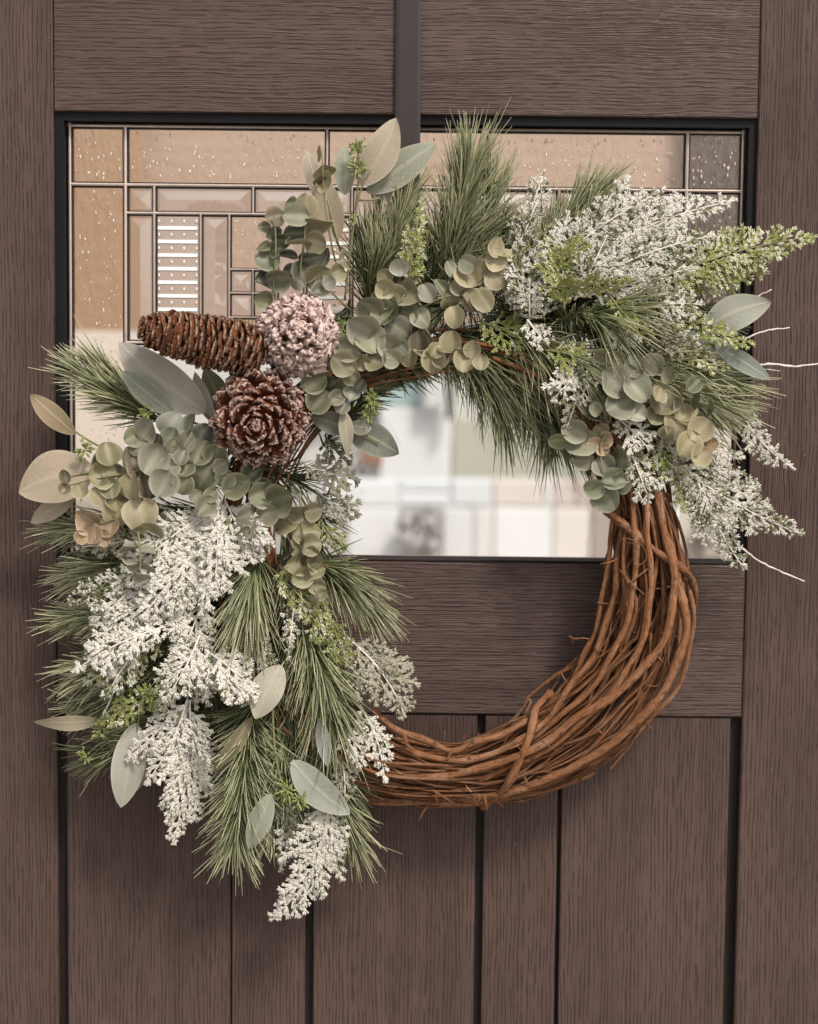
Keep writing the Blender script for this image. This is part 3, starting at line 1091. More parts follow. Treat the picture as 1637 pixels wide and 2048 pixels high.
pine([(880, 580, 50), (905, 490, 62), (935, 360, 66)], 520, 128, (10, 40), seed=1, droop=0.0)
pine([(870, 560, 50), (960, 470, 58), (985, 390, 60)], 240, 110, (12, 40), seed=2, droop=0.0)
pine([(760, 590, 55), (785, 500, 70), (805, 430, 72)], 300, 100, (10, 34), seed=3, droop=0.0)
pine([(730, 600, 50), (750, 540, 66), (757, 470, 70)], 180, 100, (8, 24), seed=4, droop=0.0)
pine([(1050, 560, 55), (1110, 470, 66), (1170, 400, 66)], 300, 105, (10, 32), seed=5, droop=0.0)
pine([(1120, 640, 80), (1165, 624, 104)], 60, 30, (30, 90), True, seed=6)
pine([(1165, 626, 90), (1210, 640, 95), (1235, 665, 92)], 200, 120, (20, 55), seed=7, droop=0.15)
pine([(1170, 622, 90), (1230, 612, 96)], 130, 130, (12, 40), seed=8)
pine([(1200, 740, 60), (1300, 760, 78), (1420, 800, 80)], 520, 120, (10, 36), seed=9, droop=0.06)
pine([(1230, 700, 60), (1330, 720, 80), (1440, 760, 80)], 320, 105, (10, 34), seed=10, droop=0.06)
pine([(860, 660, 50), (950, 720, 62), (1010, 800, 62)], 520, 115, (16, 50), True, seed=11, droop=0.25)
pine([(900, 650, 50), (1030, 720, 60), (1100, 830, 56)], 560, 115, (16, 50), True, seed=12, droop=0.25)
pine([(1000, 640, 60), (1090, 700, 76), (1160, 760, 72)], 360, 110, (16, 50), False, seed=13, droop=0.25)
pine([(1040, 760, 40), (1110, 850, 40), (1180, 900, 40)], 260, 100, (16, 45), True, seed=14, droop=0.1)
pine([(340, 850, 50), (260, 805, 62), (190, 765, 64)], 330, 105, (10, 34), seed=15, droop=0.05)
pine([(330, 830, 40), (270, 790, 50), (210, 740, 55)], 150, 90, (10, 34), seed=16, droop=0.0)
pine([(330, 1040, 40), (220, 1050, 52), (150, 1055, 52)], 320, 100, (8, 28), seed=17, droop=0.03)
pine([(360, 1110, 45), (240, 1130, 56), (185, 1145, 56)], 330, 105, (8, 34), seed=18, droop=0.03)
pine([(360, 1190, 45), (250, 1220, 55), (170, 1235, 55)], 320, 100, (8, 34), seed=19, droop=0.04)
pine([(360, 1290, 45), (260, 1310, 55), (180, 1330, 50)], 260, 105, (8, 36), seed=20, droop=0.05)
pine([(340, 1350, 42), (250, 1380, 52), (190, 1410, 46)], 220, 95, (8, 36), seed=21, droop=0.05)
pine([(520, 1100, 70), (505, 1170, 92), (500, 1225, 94)], 360, 120, (8, 40), seed=22, droop=0.22)
pine([(560, 1060, 60), (590, 1140, 76), (600, 1220, 76)], 320, 105, (8, 36), seed=23, droop=0.2)
pine([(620, 1120, 60), (680, 1155, 74), (720, 1190, 74)], 340, 105, (10, 40), seed=24, droop=0.22)
pine([(590, 1200, 60), (640, 1330, 82), (670, 1450, 80)], 560, 115, (20, 50), seed=25, droop=0.15)
pine([(600, 1180, 50), (600, 1300, 60), (590, 1420, 60)], 320, 110, (14, 40), True, seed=26, droop=0.15)
pine([(505, 1400, 70), (490, 1520, 84), (470, 1690, 76)], 620, 92, (34, 62), seed=27, droop=0.05)
pine([(560, 1450, 60), (565, 1540, 66), (545, 1640, 62)], 330, 95, (18, 50), seed=28, droop=0.05)
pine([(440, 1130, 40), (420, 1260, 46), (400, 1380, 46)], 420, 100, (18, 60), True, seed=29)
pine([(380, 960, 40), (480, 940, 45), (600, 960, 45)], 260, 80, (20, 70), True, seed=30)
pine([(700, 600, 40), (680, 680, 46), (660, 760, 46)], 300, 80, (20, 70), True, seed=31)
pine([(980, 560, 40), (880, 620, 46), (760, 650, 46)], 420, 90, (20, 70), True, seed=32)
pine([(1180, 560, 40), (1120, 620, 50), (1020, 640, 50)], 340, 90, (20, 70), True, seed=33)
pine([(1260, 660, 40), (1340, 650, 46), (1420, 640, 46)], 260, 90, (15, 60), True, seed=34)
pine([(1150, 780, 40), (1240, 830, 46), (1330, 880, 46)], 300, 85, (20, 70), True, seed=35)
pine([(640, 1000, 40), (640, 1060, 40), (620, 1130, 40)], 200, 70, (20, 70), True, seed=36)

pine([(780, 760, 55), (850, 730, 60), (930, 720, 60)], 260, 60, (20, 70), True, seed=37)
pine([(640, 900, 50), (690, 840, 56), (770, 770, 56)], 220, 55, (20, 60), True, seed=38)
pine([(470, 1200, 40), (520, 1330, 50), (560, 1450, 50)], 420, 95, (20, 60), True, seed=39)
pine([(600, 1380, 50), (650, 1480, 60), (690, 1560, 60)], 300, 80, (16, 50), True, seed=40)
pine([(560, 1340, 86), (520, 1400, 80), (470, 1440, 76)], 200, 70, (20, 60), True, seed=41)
pine([(1090, 690, 84), (1150, 720, 92), (1200, 760, 90)], 200, 90, (14, 44), False, seed=42, droop=0.2)
pine([(640, 1130, 70), (680, 1140, 80), (720, 1170, 76)], 110, 90, (8, 30), False, seed=43, droop=0.15)
pine([(1080, 640, 50), (1160, 655, 54), (1240, 690, 54)], 240, 80, (20, 70), True, seed=44)
pine([(960, 600, 44), (1060, 600, 50), (1160, 610, 50)], 300, 90, (25, 75), True, seed=45)
pine([(760, 745, 62), (840, 728, 66), (900, 722, 66)], 150, 50, (20, 80), True, seed=46, droop=0.2)
pine([(1060, 560, 70), (1130, 480, 80), (1190, 420, 80)], 200, 90, (14, 50), False, seed=47, droop=0.0)
RF = random.Random(21)
for k in range(9):         # fan of the lower left mass, pointing out to the left and down
    y = 1010 + 55 * k
    x0 = 440 + RF.uniform(-30, 40)
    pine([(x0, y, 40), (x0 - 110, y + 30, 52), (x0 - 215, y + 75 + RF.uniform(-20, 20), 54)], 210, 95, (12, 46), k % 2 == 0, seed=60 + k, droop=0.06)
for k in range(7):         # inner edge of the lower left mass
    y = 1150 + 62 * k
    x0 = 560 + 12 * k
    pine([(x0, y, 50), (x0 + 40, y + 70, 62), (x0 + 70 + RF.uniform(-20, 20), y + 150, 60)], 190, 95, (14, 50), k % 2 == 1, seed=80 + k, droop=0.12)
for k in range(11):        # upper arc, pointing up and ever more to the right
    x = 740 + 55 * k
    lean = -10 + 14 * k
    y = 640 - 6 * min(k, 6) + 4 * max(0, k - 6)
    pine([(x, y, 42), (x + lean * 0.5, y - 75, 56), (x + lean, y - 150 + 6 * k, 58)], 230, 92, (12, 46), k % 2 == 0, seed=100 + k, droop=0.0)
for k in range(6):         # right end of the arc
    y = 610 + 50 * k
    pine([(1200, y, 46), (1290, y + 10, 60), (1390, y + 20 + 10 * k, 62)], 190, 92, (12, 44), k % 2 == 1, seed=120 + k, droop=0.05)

# ---- cedar sprigs
def cedar(bp, tp, hw, frost, seed, m='cedar', bow=0.0, lump=1.0, dens=1.0, white_stem=None):
    rs = np.random.default_rng(seed + 900)
    b = WA(bp[0], bp[1], bp[2] / 1000)
    t_ = WA(tp[0], tp[1], tp[2] / 1000)
    a = t_ - b
    Lm = np.linalg.norm(a)
    a /= Lm
    n0 = np.array((0, -1.0, 0)) + rs.normal(0, 0.22, 3)
    n0 -= a * np.dot(n0, a)
    n0 /= np.linalg.norm(n0)
    lat = np.cross(n0, a)
    tt = np.linspace(0, 1, 24)
    main = b + np.outer(tt, a * Lm) + np.outer(np.sin(tt * math.pi) * bow * PX, lat) + np.outer(np.sin(tt * math.pi), n0) * 0.006 - np.outer(tt ** 2, n0) * 0.0
    hw = hw * PX * 1.32

    def at(t):
        f = min(max(t, 0), 0.9999) * 23
        i = int(f)
        return main[i] + (main[i + 1] - main[i]) * (f - i), (main[i + 1] - main[i]) / np.linalg.norm(main[i + 1] - main[i])

    pos, dr, sz, uu = [], [], [], []
    curves = [(main, np.linspace(2.4, 1.2, 24) * PX)]

    def run(p, d, L, bendv, s0, s1, ds):
        m_ = max(2, int(L / ds))
        for i in range(m_):
            u = (i + 0.5) / m_
            pp = p + d * L * u + bendv * L * u * u
            dd = d + 2 * bendv * u
            pos.append(pp + rs.normal(0, 0.00025, 3))
            dr.append(dd / np.linalg.norm(dd))
            uu.append(u)
            sz.append((s0 + (s1 - s0) * u) * rs.uniform(0.8, 1.2))
        return p + d * L + bendv * L

    step = 0.0055 / dens
    nb = max(6, int(Lm / step))
    for k in range(nb):
        t = 0.06 + 0.92 * (k + rs.uniform(-0.3, 0.3)) / nb
        p, d0 = at(t)
        side = 1 if k % 2 else -1
        prof = min(1.0, 0.5 + t * 1.6) * max(0.0, 1 - t ** 1.2) ** 1.05 + 0.07
        L = hw * prof * rs.uniform(0.6, 1.15)
        an = math.radians(rs.uniform(32, 54))
        d = d0 * math.cos(an) + lat * side * math.sin(an) + n0 * rs.uniform(-0.12, 0.17)
        d /= np.linalg.norm(d)
        bv = d0 * 0.16 + n0 * rs.uniform(-0.15, 0.05) + np.array((0, 0, -0.06))
        run(p, d, L, bv, 1.1, 0.85, 0.0025)
        # branchlets
        ms = int(L / 0.0042)
        for j in range(ms):
            u = (j + 0.7) / (ms + 0.5)
            pp = p + d * L * u + bv * L * u * u
            s2 = 1 if (j % 2) else -1
            a2 = math.radians(rs.uniform(30, 55)) * s2
            la = np.cross(n0, d)
            dd = d * math.cos(a2) + la * math.sin(a2) + n0 * rs.uniform(-0.06, 0.12)
            dd /= np.linalg.norm(dd)
            L2 = (0.42 * L * (1 - u) + 0.0036) * rs.uniform(0.7, 1.15)
            run(pp, dd, min(L2, 0.016), d * 0.12, 1.0, 0.75, 0.0023)
    # tip
    p, d0 = at(0.9)
    run(p, d0, Lm * 0.1, d0 * 0, 1.1, 0.8, 0.003)
    pos = np.array(pos); dr = np.array(dr); sz = np.array(sz)
    pos[:, 1] = np.minimum(pos[:, 1], -0.004)
    uu = np.tile(np.array(uu), 2)
    n = len(pos)
    nrm = n0[None] + rs.normal(0, 0.16, (n, 3))
    sd_ = np.cross(nrm, dr)
    sd_ /= np.linalg.norm(sd_, axis=1)[:, None]
    # every node of a branchlet carries a pair of small scale leaves
    sg = np.repeat(np.array([[1.0], [-1.0]]), n, 0)
    pos, dr, sd_, sz = np.tile(pos, (2, 1)), np.tile(dr, (2, 1)), np.tile(sd_, (2, 1)), np.tile(sz, 2)
    n *= 2
    an = np.radians(rs.uniform(10, 30, (n, 1))) * sg
    d2 = dr * np.cos(an) + sd_ * np.sin(an)
    s2 = sd_ * np.cos(an) - dr * np.sin(an)
    nr = np.cross(d2, s2)
    pos = pos + d2 * 0.0010 + s2 * sg * 0.0004
    T, F = ell_template()
    wv = 0.00104 * sz * lump
    V, FF = inst(T, F, pos, s2 * wv[:, None], nr * (wv * 0.55)[:, None], d2 * (0.0023 * sz * lump ** 0.5 * rs.uniform(0.8, 1.2, n))[:, None])
    # patchy flocking: thicker on the upper and outer pieces
    ph = rs.uniform(0, 6, 3)
    patch = np.sin(pos[:, 0] * 170 + ph[0]) * np.sin(pos[:, 2] * 150 + ph[1]) + 0.5 * np.sin(pos[:, 0] * 420 + ph[2])
    fr_ = frost + 0.30 * (uu - 0.5) + 0.22 * patch + rs.normal(0, 0.17, n) - 0.09
    stem = tube_obj('cedar_sprig', curves, white_stem or (MT['white_twig'] if frost > 0.6 else MT['twig']), wreath, 5)
    link('foliage', new_mesh('foliage', V, FF, {'frost': np.repeat(np.clip(fr_, 0, 1), len(T))}), MT[m], stem, kind='stuff')
    return stem


CED = [
    # lower left, white mass
    ((450, 1000, 90), (515, 1125, 100), 62, 0.86, 'cedar', 0, 1.25),
    ((445, 1000, 90), (340, 1260, 104), 78, 0.88, 'cedar', 10, 1.3),
    ((430, 1015, 92), (225, 1190, 100), 70, 0.80, 'cedar', -10, 1.2),
    ((440, 1040, 98), (430, 1200, 110), 62, 0.90, 'cedar', 0, 1.3),
    ((410, 1080, 94), (280, 1240, 108), 66, 0.86, 'cedar', 0, 1.25),
    ((400, 1150, 88), (175, 1320, 100), 72, 0.80, 'cedar', -14, 1.15),
    ((410, 1180, 90), (335, 1345, 104), 62, 0.82, 'cedar', 8, 1.2),
    ((390, 1040, 84), (150, 1095, 90), 52, 0.70, 'cedar_beige', 8, 1.0),
    ((340, 1270, 80), (165, 1370, 88), 50, 0.66, 'cedar_green', 0, 1.0),
    ((380, 1330, 86), (515, 1395, 96), 62, 0.80, 'cedar', 10, 1.15),
    ((400, 1300, 84), (470, 1370, 94), 60, 0.74, 'cedar', -8, 1.1),
    ((360, 1340, 80), (300, 1420, 88), 50, 0.55, 'cedar_green', 0, 1.0),
    ((375, 1395, 80), (345, 1690, 78), 92, 0.92, 'cedar', 10, 1.2),
    ((380, 1400, 86), (425, 1580, 84), 56, 0.92, 'cedar', -8, 1.15),
    ((350, 1420, 86), (250, 1520, 84), 46, 0.92, 'cedar', 8, 1.15),
    ((660, 1590, 74), (540, 1842, 66), 72, 0.95, 'cedar', 34, 1.15),
    ((640, 1600, 74), (680, 1720, 68), 50, 0.95, 'cedar', 0, 1.1),
    ((585, 1610, 66), (560, 1745, 60), 30, 0.82, 'cedar', 0, 0.95),
    ((690, 1270, 76), (812, 1435, 80), 74, 0.80, 'cedar_beige', 14, 1.0),
    ((700, 1300, 70), (770, 1370, 76), 60, 0.74, 'cedar_beige', 0, 1.0),
    ((720, 1410, 74), (770, 1565, 84), 40, 0.86, 'cedar', 10, 1.05),
    ((680, 1450, 76), (740, 1520, 84), 46, 0.86, 'cedar', 0, 1.05),
    ((680, 1500, 70), (690, 1600, 80), 40, 0.80, 'cedar_beige', 6, 1.0),
    ((330, 1220, 64), (450, 1330, 70), 80, 0.30, 'cedar', 0, 0.9),
    ((620, 1180, 88), (640, 1290, 92), 44, 0.42, 'cedar_green', 6, 0.95),
    ((660, 1230, 80), (690, 1330, 86), 44, 0.34, 'cedar_green', 6, 0.95),
    ((590, 1180, 92), (575, 1320, 96), 26, 0.62, 'cedar', 0, 0.95),
    # between the big cone and the clear glass
    ((610, 930, 60), (720, 960, 60), 48, 0.78, 'cedar_beige', 0, 1.15),
    ((630, 980, 50), (720, 1030, 50), 48, 0.72, 'cedar_beige', 0, 1.1),
    ((640, 1040, 50), (690, 1100, 50), 36, 0.40, 'cedar_green', 0, 1.0),
    ((650, 870, 70), (700, 930, 66), 36, 0.35, 'cedar_beige', 0, 0.9),
    # upper right
    ((1020, 620, 84), (1330, 375, 94), 76, 0.70, 'cedar', 20, 1.15),
    ((1130, 560, 90), (1475, 400, 92), 72, 0.82, 'cedar', 24, 1.15),
    ((1110, 540, 86), (1260, 352, 90), 56, 0.82, 'cedar', -10, 1.15),
    ((1180, 560, 96), (1430, 470, 100), 60, 0.66, 'cedar', 10, 1.1),
    ((1240, 600, 80), (1640, 470, 84), 78, 0.50, 'cedar_green', 18, 1.0),
    ((1300, 590, 74), (1540, 545, 74), 52, 0.40, 'cedar_green', 8, 0.95),
    ((1090, 575, 106), (1270, 560, 110), 40, 0.16, 'cedar_green', 6, 0.95),
    ((1080, 560, 96), (1200, 490, 100), 56, 0.28, 'cedar_green', 0, 0.95),
    ((1180, 590, 100), (1390, 535, 100), 46, 0.84, 'cedar', 6, 1.1),
    ((1050, 480, 50), (1090, 340, 46), 40, 0.70, 'cedar', 0, 1.0),
    ((1020, 520, 60), (1075, 400, 56), 54, 0.70, 'cedar', 0, 1.0),
    ((1030, 640, 86), (1040, 470, 92), 40, 0.58, 'cedar', 0, 1.05),
    ((1060, 640, 90), (1060, 560, 98), 46, 0.72, 'cedar', 0, 1.0),
    ((1290, 600, 90), (1450, 655, 96), 40, 0.42, 'cedar_green', -8, 0.95),
    ((1220, 590, 104), (1310, 670, 108), 30, 0.18, 'cedar_green', -8, 0.9),
    ((1230, 620, 90), (1250, 700, 98), 44, 0.84, 'cedar', 0, 1.05),
    ((1300, 630, 90), (1400, 690, 94), 40, 0.70, 'cedar', 0, 1.0),
    ((1390, 660, 92), (1510, 690, 94), 36, 0.34, 'cedar_green', 0, 0.95),
    ((1055, 640, 96), (1095, 690, 102), 36, 0.84, 'cedar', 0, 1.05),
    ((1160, 740, 96), (1105, 800, 100), 46, 0.82, 'cedar', 0, 1.05),
    ((1160, 780, 96), (1125, 880, 96), 24, 0.62, 'cedar_beige', 0, 0.95),
    ((1470, 800, 70), (1592, 940, 64), 36, 0.88, 'cedar', -14, 1.0),
    ((1290, 860, 76), (1490, 915, 78), 44, 0.82, 'cedar', 0, 1.05),
    ((1230, 830, 92), (1300, 900, 96), 44, 0.84, 'cedar', 0, 1.05),
    ((1340, 920, 72), (1605, 1070, 72), 78, 0.64, 'cedar', -10, 1.05),
    ((1390, 950, 74), (1490, 1140, 70), 56, 0.64, 'cedar', -6, 1.05),
    ((1260, 900, 84), (1300, 1005, 88), 50, 0.72, 'cedar', 0, 1.0),
    ((1320, 890, 66), (1410, 1060, 62), 66, 0.42, 'cedar_green', 0, 0.9),
    ((1300, 880, 78), (1360, 960, 80), 46, 0.55, 'cedar_green', 0, 0.95),
    ((815, 585, 88), (845, 395, 92), 36, 0.38, 'cedar_green', 0, 0.9),
    ((795, 570, 80), (840, 480, 84), 40, 0.32, 'cedar_green', 0, 0.9),
    ((1090, 640, 88), (1010, 500, 94), 60, 0.55, 'cedar', 0, 1.0),
    ((340, 1250, 106), (145, 1345, 112), 58, 0.86, 'cedar', -8, 1.2),
    ((400, 1270, 110), (325, 1405, 116), 52, 0.86, 'cedar', 6, 1.2),
    ((410, 1300, 108), (512, 1405, 114), 58, 0.90, 'cedar', 8, 1.2),
    ((375, 1400, 92), (290, 1570, 90), 50, 0.88, 'cedar', 8, 1.15),
    ((280, 1290, 100), (210, 1400, 104), 44, 0.62, 'cedar', 0, 1.05),
    ((480, 1020, 100), (540, 1100, 106), 44, 0.86, 'cedar', 0, 1.2),
    ((1130, 620, 94), (1090, 470, 100), 56, 0.48, 'cedar_green', 0, 0.95),
    ((1150, 600, 98), (1215, 470, 104), 46, 0.62, 'cedar', 0, 1.0),
    ((1280, 620, 92), (1410, 610, 96), 46, 0.62, 'cedar', 6, 1.0),
    ((1270, 650, 92), (1420, 705, 96), 42, 0.52, 'cedar_beige', 0, 0.95),
    ((1090, 700, 92), (1185, 725, 96), 40, 0.36, 'cedar_green', 0, 0.9),
    ((1120, 720, 94), (1180, 805, 98), 40, 0.66, 'cedar', 0, 1.0),
    ((1330, 700, 84), (1465, 740, 86), 38, 0.46, 'cedar_green', 0, 0.9),
    ((1240, 880, 80), (1330, 1000, 80), 46, 0.50, 'cedar_green', 0, 0.9),
    ((560, 1130, 92), (640, 1260, 96), 40, 0.36, 'cedar_green', 0, 0.9),
    ((480, 1250, 92), (560, 1350, 94), 40, 0.55, 'cedar', 0, 0.95),
    ((330, 1380, 84), (190, 1450, 84), 40, 0.36, 'cedar_green', 0, 0.9),
    ((960, 640, 70), (1050, 700, 76), 50, 0.28, 'cedar_green', 0, 0.9),
    ((900, 600, 70), (1010, 560, 76), 40, 0.40, 'cedar', 0, 0.9),
    ((1000, 560, 76), (1130, 440, 84), 56, 0.42, 'cedar_green', 0, 0.95),
    ((1230, 560, 86), (1440, 560, 90), 56, 0.46, 'cedar_green', 10, 0.95),
    ((300, 1130, 84), (130, 1210, 84), 50, 0.55, 'cedar', 0, 1.0),
    ((430, 1240, 80), (390, 1420, 84), 56, 0.62, 'cedar', 0, 1.0),
    ((260, 1180, 90), (180, 1250, 94), 46, 0.80, 'cedar', 0, 1.15),
    ((540, 1560, 70), (610, 1700, 66), 44, 0.5, 'cedar_beige', 0, 0.95),
    ((700, 640, 60), (620, 700, 60), 40, 0.4, 'cedar_green', 0, 0.9),
]
for i, (b_, t__, hw_, fr_, m_, bow_, lm_) in enumerate(CED):
    cedar(b_, t__, hw_, fr_, i, m_, bow_, lm_)
for pts, r in [([(1500, 735, 60), (1545, 728, 58), (1590, 733, 54), (1650, 724, 50)], 2.6), ([(1495, 722, 60), (1530, 738, 56), (1560, 742, 52)], 2.2),
               ([(1470, 1085, 66), (1515, 1120, 60), (1560, 1142, 54), (1610, 1162, 48)], 2.4), ([(1430, 690, 74), (1490, 676, 72), (1530, 662, 70), (1580, 656, 66)], 2.4),
               ([(1440, 640, 80), (1500, 600, 76), (1542, 580, 70)], 1.6),
               ([(250, 1330, 100), (225, 1390, 98), (205, 1432, 94)], 2.2)]:
    c = smooth_curve([WA(x, y, d / 1000) for x, y, d in pts], 0.004)
    c = c + np.random.default_rng(len(c)).normal(0, 0.0004, c.shape)
    tube_obj('white_twig', [(c, np.linspace(r * 0.85, r * 0.45, len(c)) * PX * (1 + np.random.default_rng(len(c)).normal(0, 0.16, len(c))))], MT['white_twig'], wreath, 6)


# ---- eucalyptus leaves
def leaf_variant(seed):
    rs = np.random.default_rng(seed)
    nu, nv = 9, 7
    V, ed, rb, at_t, at_s = [], [], [], [], []
    p = rs.uniform(0.82, 1.0)
    cup = rs.uniform(0.06, 0.38)
    curl = rs.uniform(-0.34, 0.40)
    wv = rs.uniform(0.01, 0.08)
    ph = rs.uniform(0, 6)
    for i in range(nu):
        t = i / (nu - 1)
        tt = 0.5 - 0.5 * math.cos(math.pi * t)
        wd = 0.5 * (max(0.0, math.sin(math.pi * tt ** p)) ** 0.52) + 0.008
        for j in range(nv):
            s = -1 + 2 * j / (nv - 1)
            z = cup * (abs(s) ** 1.4) * wd * 2 * 0.9 + curl * (tt - 0.3) ** 2 * 2 + wv * math.sin(5 * tt + ph + 2 * s) * abs(s)
            V.append((wd * s * (1 + 0.03 * math.sin(9 * tt + ph)), tt, z))
            at_t.append(tt)
            at_s.append(abs(s))
            ed.append(1.0 if (j in (0, nv - 1) or i == nu - 1) else 0.0)
            rb.append(1.0 if j == nv // 2 else 0.0)
    F = [(i * nv + j, i * nv + j + 1, (i + 1) * nv + j + 1, (i + 1) * nv + j) for i in range(nu - 1) for j in range(nv - 1)]
    me = new_mesh('leaf', V, np.array(F), {'edge': ed, 'rib': rb, 'vt': at_t, 'vs': at_s})
    me.materials.append(MT['leaf'])
    return me


LEAFV = [leaf_variant(i) for i in range(10)]
LR = random.Random(5)
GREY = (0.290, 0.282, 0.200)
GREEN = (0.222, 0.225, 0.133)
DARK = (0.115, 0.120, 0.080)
BEIGE = (0.42, 0.355, 0.210)
OLIVE = (0.290, 0.262, 0.142)
TAN = (0.440, 0.294, 0.170)
PALE = (0.42, 0.41, 0.34)
BROWN = (0.190, 0.150, 0.095)


def sprig(stem_pts, leaves, base_col, d0=95, label=None, r=2.2):
    """stem_pts: px,py,d(mm).  leaves: (cx,cy,w,h[,colour[,extra depth mm]])"""
    P2 = [(x, y) for x, y, d in stem_pts]
    c = smooth_curve([WA(x, y, (d + 7) / 1000) for x, y, d in stem_pts], 0.004)
    stem = tube_obj('eucalyptus_sprig', [(c, np.linspace(r, r * 0.6, len(c)) * PX)], MT['twig'], wreath, 6, label=label)
    dense = []
    for i in range(len(P2) - 1):
        for t in np.linspace(0, 1, 12):
            dense.append((P2[i][0] * (1 - t) + P2[i + 1][0] * t, P2[i][1] * (1 - t) + P2[i + 1][1] * t))
    for k, L in enumerate(leaves):
        cx, cy, w_, h_ = L[:4]
        col = L[4] if len(L) > 4 else base_col
        dd = (d0 + 10 * k / max(1, len(leaves)) + (L[5] if len(L) > 5 else 0) + LR.uniform(-4, 4)) / 1000
        q = min(dense, key=lambda s: (s[0] - cx) ** 2 + (s[1] - cy) ** 2)
        vx, vy = cx - q[0], cy - q[1]
        if math.hypot(vx, vy) < 6:
            a = LR.uniform(0, 6.28)
            vx, vy = math.cos(a), math.sin(a)
        ph = math.atan2(vy, vx)
        A = math.hypot(w_ * math.cos(ph), h_ * math.sin(ph))
        B = math.hypot(w_ * math.sin(ph), h_ * math.cos(ph))
        tl = tr_ = 0.0
        Lt, Wt = A, B
        if A < B * 0.85:
            Lt = B * 0.98
            tl = math.acos(max(0.2, A / Lt)) * LR.choice((-1, 1))
        elif B < A * 0.78:
            Wt = A * 0.85
            tr_ = math.acos(max(0.18, B / Wt)) * LR.choice((-1, 1))
        tl += LR.uniform(-0.34, 0.34)
        tr_ += LR.uniform(-0.36, 0.36)
        # frame: y along the leaf, z toward the viewer
        dirv = Vector((math.cos(ph), 0, -math.sin(ph)))
        nz = Vector((0, -1, 0))
        xx = dirv.cross(nz)
        Rm = Matrix((xx, dirv, nz)).transposed()
        Rm = Rm @ Matrix.Rotation(tl, 3, 'X') @ Matrix.Rotation(tr_, 3, 'Y')
        sc = 1.13
        Lm_, Wm_ = Lt * PX * sc * 0.95, Wt * PX * sc
        ctr = W(cx, cy, max(dd, 0.02))
        Mx = (Rm @ Matrix.Diagonal((Wm_, Lm_, (Wm_ + Lm_) / 2))).to_4x4()
        org = ctr - (Rm @ Vector((0, Lm_ * 0.5, 0)))
        org.y = min(org.y, -0.012)
        Mx.translation = org
        o = link('leaf', LEAFV[LR.randrange(len(LEAFV))], None, stem, Mx)
        f = LR.uniform(0.80, 1.18)
        o.color = (col[0] * f * LR.uniform(0.97, 1.03), col[1] * f, col[2] * f * LR.uniform(0.93, 1.07), 1)
    return stem


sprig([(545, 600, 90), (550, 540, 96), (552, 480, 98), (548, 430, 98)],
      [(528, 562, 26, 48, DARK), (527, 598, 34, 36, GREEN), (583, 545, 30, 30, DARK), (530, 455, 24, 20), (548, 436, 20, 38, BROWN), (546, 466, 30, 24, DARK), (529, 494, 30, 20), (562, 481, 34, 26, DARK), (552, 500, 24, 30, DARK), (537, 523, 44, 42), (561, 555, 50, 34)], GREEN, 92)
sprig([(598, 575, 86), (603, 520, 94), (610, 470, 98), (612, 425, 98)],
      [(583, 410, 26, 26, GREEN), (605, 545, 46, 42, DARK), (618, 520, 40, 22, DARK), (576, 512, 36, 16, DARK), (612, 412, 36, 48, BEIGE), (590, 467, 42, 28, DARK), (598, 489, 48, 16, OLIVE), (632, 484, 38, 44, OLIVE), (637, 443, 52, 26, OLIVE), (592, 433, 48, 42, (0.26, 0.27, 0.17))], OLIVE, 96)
sprig([(680, 560, 70), (662, 480, 86), (650, 400, 90), (645, 320, 90), (642, 296, 90)],
      [(644, 308, 20, 28, BEIGE), (657, 336, 28, 20, (0.33, 0.31, 0.12)), (629, 348, 24, 36, BEIGE), (640, 358, 26, 14, BROWN), (655, 366, 28, 40, BEIGE)], BEIGE, 88)
sprig([(700, 620, 70), (660, 580, 88), (640, 540, 92)],
      [(690, 520, 18, 40, GREEN), (652, 520, 12, 46, DARK), (639, 556, 46, 60, OLIVE), (675, 545, 26, 34, OLIVE), (645, 580, 40, 26, DARK), (660, 566, 24, 28, PALE), (594, 568, 26, 24, PALE)], OLIVE, 92)
# centre clusters
sprig([(690, 770, 80), (720, 700, 92), (770, 640, 98), (810, 590, 98)],
      [(765, 600, 46, 30, GREEN), (820, 632, 36, 40, GREEN), (800, 536, 34, 30, PALE), (770, 553, 20, 36, BEIGE), (772, 577, 36, 38, BEIGE), (790, 588, 50, 30, OLIVE), (740, 614, 44, 54, GREEN), (766, 624, 44, 46, GREEN), (817, 592, 40, 54, OLIVE), (793, 628, 16, 60, GREEN), (841, 636, 36, 38, GREY),
       (726, 654, 66, 54, GREY), (797, 660, 52, 48, GREY), (742, 682, 56, 48, GREY), (780, 690, 42, 46, GREY), (696, 698, 52, 46, GREEN), (805, 695, 28, 28, GREY), (783, 717, 34, 36, GREY), (753, 724, 40, 44, OLIVE), (687, 729, 48, 44, OLIVE), (728, 724, 28, 30, BEIGE), (704, 755, 32, 30, OLIVE)], GREY, 96)
sprig([(800, 706, 88), (850, 702, 96), (910, 706, 98), (972, 714, 96)],
      [(838, 684, 38, 40, BROWN), (862, 680, 20, 44, OLIVE), (818, 716, 30, 34, OLIVE), (845, 712, 34, 16, BEIGE), (890, 706, 34, 18, BEIGE), (882, 722, 30, 30, BEIGE), (867, 720, 42, 48, BEIGE), (872, 700, 22, 34, BEIGE), (905, 685, 40, 42, BEIGE), (926, 721, 40, 44, BEIGE), (918, 706, 34, 16, BEIGE), (946, 700, 30, 32, BEIGE), (961, 726, 28, 28, BEIGE)], BEIGE, 100)
